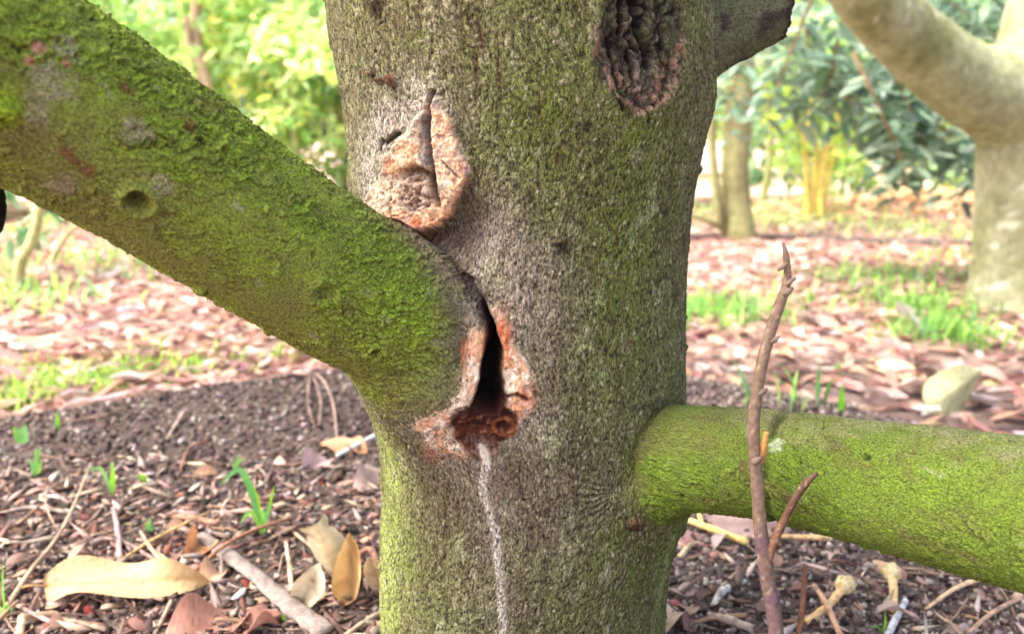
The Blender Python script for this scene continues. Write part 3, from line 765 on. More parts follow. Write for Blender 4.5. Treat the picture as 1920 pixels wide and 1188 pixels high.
# ------------------------------------------------------------------ limbs
def build_limb(name, lb, n_dense, n_far, cols, dense_to, side, label):
    L = lb.len[-1]
    ldense = np.interp(dense_to, np.arange(len(lb.len)), lb.len)
    tl = np.concatenate([np.linspace(0, ldense, n_dense, endpoint=False), np.linspace(ldense, L, n_far)])
    C = np.stack([np.interp(tl, lb.len, lb.C[:, k]) for k in range(3)], 1)
    R = np.interp(tl, lb.len, lb.R)
    Tn, N, B = frames(C)
    for _ in range(3):
        Tn[1:-1] = (Tn[:-2] + Tn[1:-1] + Tn[2:]) / 3
    th = np.linspace(0, 2 * math.pi, cols, endpoint=False)
    rows = len(tl)
    TH = np.tile(th, rows); TL = np.repeat(tl, cols)
    rad = np.repeat(R, cols)
    loc = np.stack([0.075 * np.cos(TH), 0.075 * np.sin(TH), TL], 1).astype(np.float32)
    lump = (0.004 if side == 'L' else 0.0085) * fbm(loc * [14, 14, 8] + (3 if side == 'L' else 40), 2)
    p = np.repeat(C, cols, 0) + (np.repeat(N, cols, 0) * np.cos(TH)[:, None] + np.repeat(B, cols, 0) * np.sin(TH)[:, None]) * (rad + lump)[:, None]
    pb, nrm, near = blend(p, lb, [(side, 'trunk')])
    dT = near[side].astype(np.float32)
    own = nrm
    w1 = fbm(loc * 55, 2); w2 = fbm(loc * 55 + 21, 2)
    nLow = fbm(loc * [16, 16, 11], 3); nMid = fbm(loc * [50, 50, 38] + 9, 3); nFine = fbm(loc * [210, 210, 170], 3)
    nBig = fbm(loc * [7, 7, 5] + 77, 2)
    arc = (TH * 0.075).astype(np.float32); tl_ = TL.astype(np.float32)
    # scaly plates, skewed across the limb, each tipped so that one edge stands proud
    q = 0.55 * arc - 0.8 * tl_ if side == 'L' else 0.9 * arc + 0.4 * tl_
    r = 0.8 * arc + 0.55 * tl_ if side == 'L' else -0.4 * arc + 0.9 * tl_
    f1, f2, ca, cb, ou, ov = cells(q * 100 + 1.3 * w1 + 0.4 * nFine, r * 300 + 1.8 * w2 + 0.5 * nFine)
    edge = np.clip((f2 - f1) * 3.2, 0, 1)
    h1, h2, ha, hb, hou, hov = cells(q * 46 + 1.5 * w1 + 0.25 * nFine, r * 135 + 1.7 * w2 + 0.3 * nFine)
    hedge = np.clip((h2 - h1) * 6, 0, 1)
    flaky = sstep(-0.35, 0.35, nLow + 0.15)
    amp = 1.0 if side == 'L' else 0.62
    disp = amp * flaky * (0.0005 * (ca - 0.5) - 0.0012 * ov + 0.0012 * (ha - 0.5) - 0.0030 * hov - 0.0010 * (1 - hedge)) + 0.0004 * nFine + 0.0008 * nMid
    up = own[:, 2]; lipg = np.ones(len(TH), np.float32)
    if side == 'L':
        base = srgb(134, 142, 74); g1 = srgb(150, 176, 60); g2 = srgb(136, 156, 58); br = srgb(124, 122, 70); gr = srgb(170, 162, 138)
    else:
        base = srgb(114, 124, 58); g1 = srgb(118, 146, 50); g2 = srgb(106, 132, 46); br = srgb(106, 100, 68); gr = srgb(150, 150, 120)
    c = np.tile(base, (len(TH), 1))
    dens = sstep(-0.45, 0.35, nBig + 0.5 * nLow + (0.30 if side == 'R' else 0.62 + 0.22 * up))
    c = mixc(c, g2, 0.9 * dens * (0.8 + 0.5 * nMid))
    c = mixc(c, g1, dens * np.clip(0.40 + 1.1 * nLow + 0.7 * nMid + 0.6 * (cb - 0.5), 0, 1))
    c = mixc(c, br, (0.85 if side == 'L' else 0.6) * np.clip((1 - dens) * (0.6 + nMid) + 0.45 * (ha > 0.83) + 0.3 * (ca > 0.9), 0, 1))
    c = mixc(c, gr, 0.55 * sstep(0.34, 0.6, nMid + 0.3 * nFine - 0.05))
    c = mixc(c, srgb(56, 54, 30), amp * (0.55 * (1 - edge) * flaky * (ca > 0.4) + 0.65 * (1 - hedge) * flaky * (hb > 0.35)))
    if side == 'L':
        red = sstep(0.33, 0.5, fbm(loc * [46, 46, 26] + 130, 3)) * sstep(lb.len[26], lb.len[40], TL)
        c = mixc(c, srgb(124, 70, 52), 0.75 * red * (nFine > -0.25))
        c = mixc(c, srgb(128, 118, 80), 0.35 * sstep(-0.3, -0.9, up + 0.4 * nMid))       # bare brown bark on the lower side
        # pale lichen rounds
        for px, py, rr in ((62, 212, 30), (112, 345, 26), (250, 240, 20), (105, 150, 34), (130, 90, 26), (275, 245, 12), (70, 90, 14), (300, 345, 26)):
            d = np.linalg.norm(pb - lb.hit(px, py), axis=1) / (rr * 0.65 / F)
            c = mixc(c, srgb(172, 158, 142), np.clip((1 - sstep(0.4, 1.3, d + 0.9 * nMid)) * (0.5 + nFine), 0, 0.6))
        for px, py, rr in ((70, 90, 12), (55, 115, 9), (125, 120, 8)):
            d = np.linalg.norm(pb - lb.hit(px, py), axis=1) / (rr * 0.65 / F)
            c = mixc(c, srgb(214, 150, 122), 0.8 * (1 - sstep(0.6, 1.2, d + 0.3 * nFine)))
        # knot hole, scar, notch, knob at the frame's edge
        for px, py, rr, dep, rimh in ((258, 374, 18, 0.006, 0.006), (610, 552, 20, 0.003, 0.003), (703, 660, 15, 0.009, 0.004), (2, 205, 26, -0.012, 0.0), (588, 478, 8, 0.003, 0.0)):
            h = lb.hit(px, py); v = pb - h
            d = np.linalg.norm(v, axis=1) / (rr * 0.70 / F) + 0.7 * nMid + 0.3 * nLow
            disp -= dep * (1 - sstep(0.35, 1.0, d)); disp += rimh * np.exp(-((d - 1.35) / 0.4) ** 2)
            if dep > 0: c = mixc(c, srgb(46, 40, 28), 0.8 * (1 - sstep(0.4, 1.0, d)) * min(1, dep / 0.008))
            else: c = mixc(c, srgb(150, 172, 40), 0.85 * (1 - sstep(0.7, 1.6, d)))
            c = mixc(c, srgb(150, 160, 72), 0.6 * np.exp(-((d - 1.4) / 0.4) ** 2) * (rimh > 0.004))
        h = lb.hit(2, 212); d = np.linalg.norm(pb - h, axis=1) / (6 * 0.62 / F); disp -= 0.006 * (1 - sstep(0.4, 1, d)); c = mixc(c, srgb(20, 20, 14), 1 - sstep(0.5, 1, d))
        # bare grey-brown collar towards the trunk
        col = 1 - sstep(0.0, 0.050, dT + 0.012 * nLow)
        c = mixc(c, srgb(122, 108, 94), np.clip(col * (0.9 + 0.5 * nMid), 0, 0.95))
        d = np.minimum(np.linalg.norm(pb - lb.hit(893, 600), axis=1), np.linalg.norm(pb - lb.hit(885, 660), axis=1))
        c = mixc(c, srgb(226, 202, 184), np.clip((1 - sstep(0.006, 0.024, d + 0.010 * nMid)) * (0.9 + nFine), 0, 0.95)); lipg = (1 - 0.6 * (1 - sstep(0.006, 0.026, d))).astype(np.float32)
        d = np.linalg.norm(pb - lb.hit(868, 650), axis=1)
        c = mixc(c, srgb(196, 110, 66), np.clip((1 - sstep(0.004, 0.012, d + 0.004 * nFine)) * 0.8, 0, 0.85))
        d = np.linalg.norm(pb - lb.hit(860, 745), axis=1)
        c = mixc(c, srgb(206, 184, 166), np.clip((1 - sstep(0.006, 0.028, d + 0.006 * nMid)) * (0.6 + nFine), 0, 0.8))
        tops = sstep(0.45, 0.85, up) * (dT > 0.0) * sstep(0.14, 0.05, dT)
        c = mixc(c, srgb(120, 108, 84), 0.5 * tops)
    else:
        c = mixc(c, srgb(150, 140, 112), 0.45 * sstep(0.72, 1.05, up + 0.45 * nMid + 0.3 * nLow) * sstep(0.03, 0.10, dT))
        ringd = np.abs(TL - float(np.interp(lb.sd(lb.hit(1436, 860)[None])[2][0], np.arange(len(lb.len)), lb.len)) + 0.004 * w1)
        m = 1 - sstep(0.001, 0.009, ringd + 0.004 * nMid)
        disp -= 0.006 * m * (0.6 + nMid); c = mixc(c, srgb(52, 62, 26), 0.8 * m * sstep(-0.2, 0.3, nMid + 0.2))
        c = mixc(c, srgb(104, 92, 62), 0.7 * sstep(0.16, 0.4, fbm(loc * [22, 22, 14] + 200, 3)) * (0.8 + nFine))
        for px, py, rr, dep in ((1626, 856, 10, 0.004), (1545, 800, 6, 0.002), (1280, 930, 10, 0.003)):
            d = np.linalg.norm(pb - lb.hit(px, py), axis=1) / (rr * 0.78 / F) + 0.3 * nMid
            disp -= dep * (1 - sstep(0.4, 1, d)); c = mixc(c, srgb(50, 58, 30), 0.85 * (1 - sstep(0.4, 1, d)))
        d = np.linalg.norm(pb - lb.hit(1454, 833), axis=1); c = mixc(c, srgb(196, 206, 180), 0.7 * (1 - sstep(0.004, 0.010, d + 0.004 * nFine)))
        col = 1 - sstep(0.0, 0.020, dT + 0.008 * nLow)
        c = mixc(c, srgb(112, 110, 66), np.clip(col * (0.8 + 0.5 * nMid), 0, 0.9))
    disp += 0.0035 * sstep(0.42, 0.6, fbm(loc * [60, 60, 60] + 90, 2)) * amp
    P = (pb + own * disp[:, None]).astype(np.float32)
    faces = quad_grid(rows, cols)
    keep = ~(dT[faces].max(1) < -0.03)
    faces = faces[keep]
    # close the far end
    me = mesh_from(name, P, faces, True, MAT_BRANCH, {'Col': ('COL', c.clip(0.003, 0.95)), 'loc': ('VEC', loc), 'gr': ('F', lipg)})
    return part(name, me, tree_root, label)
build_limb('branch', LIMB_L, 640, 60, 400, 46, 'L', 'thick limb covered in green algae and flaking scales')
build_limb('branch', LIMB_R, 380, 50, 300, 51, 'R', 'bright green mossy limb with an elbow at its base')

# cut stub on the trunk's upper right
def build_stub():
    a = PY(1235, 100, 1.0); b = PY(1436, 2, 1.035)
    rows, cols = 90, 140
    C = np.array([lerp(a, b, t) for t in np.linspace(0, 1, rows)])
    Tn, N, B = frames(C)
    th = np.linspace(0, 2 * math.pi, cols, endpoint=False)
    TH = np.tile(th, rows); TL = np.repeat(np.linspace(0, 0.1, rows), cols)
    loc = np.stack([0.045 * np.cos(TH), 0.045 * np.sin(TH), TL + 3.3], 1).astype(np.float32)
    rad = 0.050 - 0.004 * TL / 0.1 + 0.010 * np.exp(-(TL / 0.03) ** 2)
    nM = fbm(loc * 60, 3); nF = fbm(loc * 220, 3); nL = fbm(loc * 20, 2)
    f1, f2, ca, cb, ou, ov = cells((TH * 0.045 * 120).astype(np.float32) + nM, (TL * 90).astype(np.float32) + nM)
    rad = rad + 0.0012 * nF + 0.002 * nM + 0.001 * (ca - .5) - 0.001 * (1 - np.clip((f2 - f1) * 3, 0, 1)) + 0.003 * nL
    p = np.repeat(C, cols, 0) + (np.repeat(N, cols, 0) * np.cos(TH)[:, None] + np.repeat(B, cols, 0) * np.sin(TH)[:, None]) * rad[:, None]
    rag = fbm(np.stack([np.cos(TH) * 3, np.sin(TH) * 3, 0 * TH], 1), 3)
    p += np.repeat(Tn, cols, 0) * (rag * 0.010 * (TL / 0.1) ** 3)[:, None]
    c = mixc(np.tile(srgb(104, 106, 84), (len(TH), 1)), srgb(92, 104, 66), sstep(-0.2, 0.4, nL)); c = mixc(c, srgb(70, 62, 56), sstep(0, 0.4, nM))
    c = mixc(c, srgb(60, 50, 48), sstep(0.092, 0.099, TL))
    V = [p]; cl = [c]; lc = [loc]
    faces = [quad_grid(rows, cols)]
    # rough cut face: rings closing inward
    prev = (rows - 1) * cols; off = rows * cols
    for k, fr in enumerate((0.9, 0.7, 0.45, 0.2, 0.02)):
        ring = C[-1] + (p[-cols:] - C[-1]) * fr
        wob = fbm(np.stack([np.cos(th) * fr * 9, np.sin(th) * fr * 9, np.full(cols, 2.0)], 1), 2)
        ring = ring + Tn[-1] * (0.004 * wob - 0.005 * (1 - fr))[:, None]
        V.append(ring); cl.append(mixc(np.tile(srgb(108, 88, 74), (cols, 1)), srgb(66, 52, 46), sstep(-0.3, 0.3, wob))); lc.append(loc[-cols:] * [fr, fr, 1])
        i = np.arange(cols); j = (i + 1) % cols
        faces.append(np.stack([prev + i, prev + j, off + j, off + i], 1)); prev = off; off += cols
    me = mesh_from('branch_stub', np.vstack(V), np.vstack(faces), True, MAT_BRANCH, {'Col': ('COL', np.vstack(cl).clip(0.003, 1)), 'loc': ('VEC', np.vstack(lc)), 'gr': ('F', np.ones(off))})
    part('branch_stub', me, tree_root, 'sawn-off grey-green stub of a limb')
build_stub()

# ------------------------------------------------------------------ ground
def axis(lo, hi, step, far_lo, far_hi, grow=1.22):
    a = list(np.arange(lo, hi, step)); s = step; x = hi
    while x < far_hi: a.append(x); s *= grow; x += s
    a.append(far_hi); s = step; x = lo - step; pre = []
    while x > far_lo: pre.append(x); s *= grow; x -= s
    pre.append(far_lo)
    return np.array(pre[::-1] + a)
def ground_material():
    m, nt, out = new_mat('soil_and_litter')
    mound = N_(nt, 'ShaderNodeAttribute', attribute_name='mound').outputs['Fac']
    tc = nt.nodes.new('ShaderNodeTexCoord').outputs['Object']
    def noise(sc, det=5.0):
        n = N_(nt, 'ShaderNodeTexNoise', Scale=float(sc), Detail=det, Roughness=0.65); nt.links.new(tc, n.inputs['Vector']); return n
    a, b, c3 = noise(22), noise(130), noise(420, 2.0)
    soil = ramp(nt, [(0.30, srgb(50, 41, 40)), (0.5, srgb(86, 74, 71)), (0.68, srgb(128, 115, 110))], b.outputs['Fac'])
    soil = mix_rgb(nt, 'MULTIPLY', 0.8, soil, ramp(nt, [(0.32, (0.62, 0.58, 0.58)), (0.6, (1.1, 1.08, 1.06))], a.outputs['Fac']))
    soil = mix_rgb(nt, 'MULTIPLY', 0.9, soil, ramp(nt, [(0.35, (0.6, 0.6, 0.6)), (0.62, (1.3, 1.28, 1.25))], c3.outputs['Fac']))
    vo = N_(nt, 'ShaderNodeTexVoronoi', Scale=14.0); nt.links.new(tc, vo.inputs['Vector'])
    sep = nt.nodes.new('ShaderNodeSeparateColor'); nt.links.new(vo.outputs['Color'], sep.inputs[0])
    lit = ramp(nt, [(0.0, srgb(132, 110, 104)), (0.4, srgb(184, 154, 144)), (0.75, srgb(210, 184, 172)), (1.0, srgb(160, 128, 118))], sep.outputs[0])
    lit = mix_rgb(nt, 'MULTIPLY', 0.7, lit, ramp(nt, [(0.3, (0.7, 0.66, 0.64)), (0.65, (1.15, 1.12, 1.1))], a.outputs['Fac']))
    col = mix_rgb(nt, 'MIX', mound, lit, soil)
    p = nt.nodes.new('ShaderNodeBsdfPrincipled'); p.inputs['Roughness'].default_value = 0.95; p.inputs['Specular IOR Level'].default_value = 0.15
    nt.links.new(col, p.inputs['Base Color'])
    bp = nt.nodes.new('ShaderNodeBump'); bp.inputs['Strength'].default_value = 0.8; bp.inputs['Distance'].default_value = 0.004
    h = math_(nt, 'ADD', b.outputs['Fac'], math_(nt, 'MULTIPLY', c3.outputs['Fac'], 0.4))
    nt.links.new(h, bp.inputs['Height']); nt.links.new(bp.outputs[0], p.inputs['Normal'])
    nt.links.new(p.outputs[0], out.inputs[0])
    return m
gx = axis(-1.35, 1.35, 0.0065, -400, 400); gy = axis(0.75, 2.75, 0.0075, -120, 700)
GX, GY = np.meshgrid(gx, gy)
gxf, gyf = GX.ravel(), GY.ravel()
gz = terrain(gxf, gyf)
grr = np.hypot(gxf, gyf - TREE[1])
fine = 1 - sstep(1.9, 2.8, grr)
q = np.stack([gxf, gyf, 0 * gxf], 1)
gz = gz + fine * (0.006 * fbm(q * 22, 3) + 0.003 * fbm(q * 70 + 3, 2) + 0.002 * fbm(q * 130, 1))
mound = 1 - sstep(1.55, 1.85, grr + 0.25 * np.clip(gxf, 0, 1.5) + 0.12 * fbm(q * 4, 2))
mound = np.maximum(mound, .8 * sstep(.15, .5, gxf) * (1 - sstep(3.1, 4.0, gyf + .4 * fbm(q * 2.2, 2))))
ground_me = mesh_from('ground', np.stack([gxf, gyf, gz], 1), quad_grid(len(gy), len(gx), False), True, ground_material(), {'mound': ('F', mound)})
ground = link('ground', ground_me); ground['kind'] = 'structure'

# ------------------------------------------------------------------ leaf, grass and crumb scatter (vectorised)
LEAF_V = np.array([(0, 0, 0), (.28, .40, .05), (.66, .36, .05), (1, 0, -.03), (.66, -.36, .05), (.28, -.40, .05), (.28, 0, -.03), (.66, 0, -.03)], np.float32)
LEAF_F = np.array([(0, 6, 1), (0, 5, 6), (1, 6, 2), (6, 7, 2), (5, 4, 6), (6, 4, 7), (2, 7, 3), (7, 4, 3)])
def rots(yaw, pitch, roll):
    cy, sy, cp, sp, cr, sr = np.cos(yaw), np.sin(yaw), np.cos(pitch), np.sin(pitch), np.cos(roll), np.sin(roll)
    X = np.stack([cy * cp, sy * cp, sp], 1)
    Y0 = np.stack([-sy, cy, 0 * cy], 1); Z0 = np.cross(X, Y0)
    Y = Y0 * cr[:, None] + Z0 * sr[:, None]; Z = -Y0 * sr[:, None] + Z0 * cr[:, None]
    return np.stack([X, Y, Z], 1)
def leaf_cloud(name, pos, L, W, yaw, pitch, roll, cols, mat, curl=0.0):
    n = len(pos)
    t = np.repeat(LEAF_V[None], n, 0).copy()
    if curl is not None:
        t[:, :, 2] += (np.asarray(curl)[:, None] if np.ndim(curl) else curl) * (t[:, :, 0] - 0.5) ** 2
    t[:, :, 0] *= L[:, None]; t[:, :, 1] *= W[:, None]; t[:, :, 2] *= L[:, None]
    V = np.einsum('nvk,nkj->nvj', t, rots(yaw, pitch, roll)) + pos[:, None]
    Fq = (LEAF_F[None] + (np.arange(n) * 8)[:, None, None]).reshape(-1, 3)
    return mesh_from(name, V.reshape(-1, 3), Fq, True, mat, {'Col': ('COL', np.repeat(cols, 8, 0))})
def pal(n, palette, weights, jit=0.18):
    P_ = np.array([srgb(*c) for c in palette]); i = RNG.choice(len(P_), n, p=np.array(weights) / sum(weights))
    return (P_[i] * (1 + jit * RNG.normal(size=(n, 1))) * (1 + 0.06 * RNG.normal(size=(n, 3)))).clip(0.01, 0.9).astype(np.float32)
LITTER = [(178, 144, 132), (164, 126, 115), (194, 168, 156), (144, 106, 97), (182, 154, 128), (124, 98, 92), (190, 174, 170)]
LITW = [4, 4, 3, 2.5, 1.5, 1.5, 2]

def view_points(n, y0, y1, spread=0.64, power=1.0):
    y = y0 + (y1 - y0) * RNG.random(n) ** power
    x = (RNG.random(n) * 2 - 1) * spread * (y + 0.3)
    return x, y

# litter, far part and small pieces: nobody could count it
n = 32000
x, y = view_points(n, 2.35, 12.0, 0.72, 1.0)
keep = (np.hypot(x, y - TREE[1]) + .25 * np.clip(x, 0, 1.5) > 1.80 - .45 * RNG.random(len(x)) ** 2.5)
keep &= ~((x > .2) & (y < 3.7) & (RNG.random(len(x)) > .28))
x, y = x[keep], y[keep]; n = len(x)
L = RNG.uniform(0.05, 0.15, n); W = L * RNG.uniform(0.30, 0.46, n)
pos = np.stack([x, y, terrain(x, y) + RNG.uniform(0.006, 0.03, n)], 1)
me = leaf_cloud('leaf_litter', pos, L, W, RNG.uniform(0, 6.28, n), RNG.normal(0, .16, n), RNG.normal(0, .35, n), pal(n, LITTER, LITW), MAT_DRY, curl=RNG.uniform(-.4, .5, n))
o = tag(link('leaf_litter', me), 'pinkish brown carpet of dry leaves on the ground behind the mound', 'leaf litter'); o['kind'] = 'stuff'
# orange swept heap
n = 900
x = 4.6 + RNG.normal(0, 1.1, n); y = 9.5 + RNG.normal(0, .55, n)
L = RNG.uniform(.1, .2, n)
me = leaf_cloud('leaf_heap', np.stack([x, y, terrain(x, y) + RNG.uniform(.01, .08, n)], 1), L, L * .4, RNG.uniform(0, 6.28, n), RNG.normal(0, .3, n), RNG.normal(0, .5, n), pal(n, [(226, 186, 142), (232, 206, 172), (206, 160, 122)], [3, 2, 2]), MAT_DRY, .3)
o = tag(link('leaf_heap', me), 'low heap of orange dry leaves beyond the hose', 'leaf heap'); o['kind'] = 'stuff'

# grass
def grass(name, px_list, label, n_each, hgt, palette, weights, rad=0.22):
    xs, ys = [], []
    for (px, py, rx, k) in px_list:
        c = G(px, py)
        m = int(n_each * k)
        xs.append(c[0] + RNG.normal(0, rx, m)); ys.append(c[1] + RNG.normal(0, rx * 0.9, m))
    x = np.concatenate(xs); y = np.concatenate(ys); n = len(x)
    h = RNG.uniform(.45, 1.15, n) * hgt; w = h * RNG.uniform(.022, .048, n) + 0.0015; bend = RNG.uniform(.2, 1.0, n); yaw = RNG.uniform(0, 6.28, n)
    tz = np.array([0, .35, .35, .7, .7, 1.0]); tw = np.array([0.0, -1, 1, -.75, .75, 0])
    zz_ = h[:, None] * tz * (1 - .3 * bend[:, None] * tz); out_ = h[:, None] * bend[:, None] * tz ** 2; wid = w[:, None] * tw
    X = x[:, None] + out_ * np.cos(yaw)[:, None] - wid * np.sin(yaw)[:, None]
    Y = y[:, None] + out_ * np.sin(yaw)[:, None] + wid * np.cos(yaw)[:, None]
    Zb = terrain(x, y)[:, None] + zz_
    fc = np.array([(0, 2, 1), (1, 2, 4), (1, 4, 3), (3, 4, 5)])
    Fq = (fc[None] + (np.arange(n) * 6)[:, None, None]).reshape(-1, 3)
    me = mesh_from(name, np.stack([X, Y, Zb], -1).reshape(-1, 3), Fq, True, MAT_GRASS, {'Col': ('COL', np.repeat(pal(n, palette, weights), 6, 0))})
    o = tag(link(name, me), label, 'grass'); o['kind'] = 'stuff'
GRN = [(150, 196, 96), (128, 178, 86), (172, 208, 116), (122, 170, 110)]
grass('grass', [(1320, 598, .16, 1.6), (1390, 600, .16, .9), (1480, 585, .16, .35), (1620, 530, .2, 1.0), (1700, 520, .25, 1.1), (1740, 590, .17, 1.7), (1775, 635, .12, 2.2), (1700, 570, .18, .8), (1760, 490, .25, .5), (1310, 580, .12, .9), (1460, 765, .05, .10)],
      'bright green grass patch between the litter and the pale trunk', 150, .12, GRN, [3, 3, 2, 2])
grass('grass', [(30, 755, .1, 1.1), (100, 735, .1, 1.0), (180, 725, .1, .9), (260, 715, .12, .7), (340, 705, .1, .5), (230, 690, .12, .35), (60, 700, .1, .4), (430, 690, .1, .3), (560, 675, .1, .25), (270, 660, .06, .15)],
      'yellow-green grass fringe along the far rim of the soil mound', 190, .075, [(170, 200, 86), (138, 186, 76), (188, 212, 116), (118, 166, 80)], [3, 3, 2, 1])
grass('grass', [(420, 480, .3, .5), (330, 470, .3, .4), (480, 470, .3, .3), (70, 570, .2, .5), (140, 500, .3, .5), (250, 520, .2, .3), (500, 500, .2, .2)],
      'sparse green weeds scattered in the leaf litter below the mossy limb', 200, .16, [(150, 196, 96), (130, 176, 120), (170, 206, 110)], [2, 2, 1])
grass('grass', [(1440, 420, .6, 1.3), (1500, 400, .8, 1.0), (1420, 390, .8, 1.2), (1330, 400, .6, 1.0), (1600, 430, .6, .6), (1780, 440, .4, .8), (1330, 350, .9, 1.0), (1470, 350, 1., 1.0)],
      'pale green lawn beyond the hose behind the slim trunk', 300, .14, [(186, 216, 130), (200, 224, 150), (166, 204, 116)], [2, 2, 2])

# soil crumbs and chips
OCT_F = np.array([(0, 2, 4), (2, 1, 4), (1, 3, 4), (3, 0, 4), (2, 0, 5), (1, 2, 5), (3, 1, 5), (0, 3, 5)])
def crumbs(name, n, smin, smax, palette, weights, label, cat, stretch=(1, 1, .7), seed=1, region=None, y1=2.75):
    x, y = view_points(int(n * 1.7), .88, y1, .66, .8)
    r = np.hypot(x, y - TREE[1]); k = (r < 1.8) & (np.hypot(x - .01, y - AX_Y) > .15)
    if region is not None: k &= region(x, y)
    x, y = x[k][:n], y[k][:n]; n = len(x)
    s = smin + (smax - smin) * RNG.random(n) ** 2.2
    base = np.array([(1, 0, 0), (-1, 0, 0), (0, 1, 0), (0, -1, 0), (0, 0, 1), (0, 0, -1)], np.float32)
    t = base[None] * (1 + .35 * RNG.normal(size=(n, 6, 1))) + .22 * RNG.normal(size=(n, 6, 3))
    t = t * np.array(stretch)[None, None] * s[:, None, None]
    V = np.einsum('nvk,nkj->nvj', t, rots(RNG.uniform(0, 6.28, n), RNG.normal(0, .35, n), RNG.normal(0, .5, n)))
    z = terrain(x, y) + .006 * fbm(np.stack([x, y, 0 * x], 1) * 22, 3) + s * .3
    V += np.stack([x, y, z], 1)[:, None]
    Fq = (OCT_F[None] + (np.arange(n) * 6)[:, None, None]).reshape(-1, 3)
    me = mesh_from(name, V.reshape(-1, 3), Fq, False, MAT_GRAIN, {'Col': ('COL', np.repeat(pal(n, palette, weights), 6, 0))})
    o = tag(link(name, me), label, cat); o['kind'] = 'stuff'
crumbs('soil_crumbs', 38000, .0016, .0095, [(90, 76, 73), (120, 105, 100), (58, 47, 46), (146, 131, 125), (96, 75, 71), (168, 155, 149)], [4, 3.4, 3.4, 2, 1.4, .7], 'loose purplish brown soil crumbs covering the mound', 'soil')
crumbs('sand_grains', 26000, .0014, .0066, [(160, 146, 138), (136, 120, 114), (186, 172, 164), (112, 96, 92)], [3, 3, 2, 2], 'coarse greyish sand under the bright green limb', 'sand', region=lambda x, y: x > .2)
crumbs('wood_chips', 2800, .005, .022, [(158, 134, 124), (182, 160, 146), (118, 92, 84), (200, 182, 168), (94, 70, 64), (136, 98, 86)], [3, 3, 2, 1.5, 2, 1], 'tiny scraps of bark and twig strewn over the mound', 'wood chips', stretch=(1.5, .28, .22), y1=1.75, region=lambda x, y: (x < .2) | (RNG.random(len(x)) < .4))
crumbs('leaf_scraps', 900, .005, .016, [(170, 128, 112), (196, 158, 138), (120, 80, 70), (146, 104, 92), (110, 52, 46)], [3, 3, 2, 2, 1], 'crumbled dry leaf scraps strewn over the mound', 'leaf scraps', stretch=(1.0, .7, .12), y1=1.6, region=lambda x, y: (x < .2) | (RNG.random(len(x)) < .2))

# ------------------------------------------------------------------ single fallen leaves
def leaf_grid(L, W, arch=0., cup=0., wave=0., twist=0., fold=0., shape=1.0, nu=15, nv=7, seed=0, torn=0., stalk=0.06):
    rs = np.random.default_rng(seed)
    us = np.linspace(0, 1, nu); vs = np.linspace(-1, 1, nv)
    V, ph = [], rs.uniform(0, 6.28, 4)
    for u in us:
        wid = W / 2 * (math.sin(math.pi * u ** (0.9 * shape)) ** 0.62) * (1 + .05 * math.sin(9 * u + ph[0]))
        if u == 0 or u == 1: wid = W * .012
        if torn and u > 1 - torn: wid = max(wid, W * .36 * (1 - .2 * math.sin(31 * u)))
        for v in vs:
            x = u * L; y_ = v * wid
            z = arch * L * 4 * u * (1 - u) + cup * wid * v * v * 2 + fold * abs(v) * wid + wave * W * (math.sin(7 * u + ph[1]) * v + .5 * math.sin(11 * u + ph[2]) * abs(v) ** 1.5)
            z -= .0012 * math.exp(-(v / .15) ** 2) * (L / .2)
            a = twist * (u - .5)
            y2, z2 = y_ * math.cos(a) - z * math.sin(a), y_ * math.sin(a) + z * math.cos(a)
            V.append((x, y2, z2))
    V = np.array(V); Fq = [tuple(f) for f in quad_grid(nu, nv, False)]
    if stalk:
        s, f = tube([(-stalk * L * 2.2, 0, -.006 * L), (-stalk * L, 0, .004), (0.02 * L, 0, .0)], [.0016 * L / .2, .0013 * L / .2, .001 * L / .2], 5, 6)
        V, Fq = merge([(V, Fq), (s, f)])
    return V, Fq
def leaf_cols(V, L, W, base, rib, edge, seed=0):
    q = V / max(L, 1e-3) * 6 + seed * 3.1
    nn = fbm(q, 3)
    c = mixc(np.tile(srgb(*base), (len(V), 1)), srgb(*edge), sstep(.1, .5, nn) * .8)
    c = mixc(c, srgb(*rib), np.exp(-(V[:, 1] / (W * .05)) ** 2) * .7 * (V[:, 0] >= 0))
    c = mixc(c, srgb(*rib), (V[:, 0] < 0) * 1.0)
    vein = np.sin((V[:, 0] / L - .55 * np.abs(V[:, 1]) / W) * 70)
    c = mixc(c, srgb(*rib), .45 * sstep(.55, .95, vein) * (V[:, 0] >= 0))
    c = mixc(c, srgb(110, 84, 66), .75 * sstep(.36, .5, fbm(q * 3 + 9, 2)))
    return c
def place(V, base, tip, up=(0, 0, 1), roll=0.):
    X = np.asarray(tip, float) - base; X /= np.linalg.norm(X)
    Z = np.asarray(up, float); Z = Z - X * Z.dot(X); Z /= np.linalg.norm(Z); Y = np.cross(Z, X)
    Y2 = Y * math.cos(roll) + Z * math.sin(roll); Z2 = -Y * math.sin(roll) + Z * math.cos(roll)
    return V @ np.stack([X, Y2, Z2])
def settle(Vw, sink=.002):
    h = Vw[:, 2] - terrain(Vw[:, 0], Vw[:, 1])
    Vw[:, 2] -= np.quantile(h, .08) + sink
    return Vw
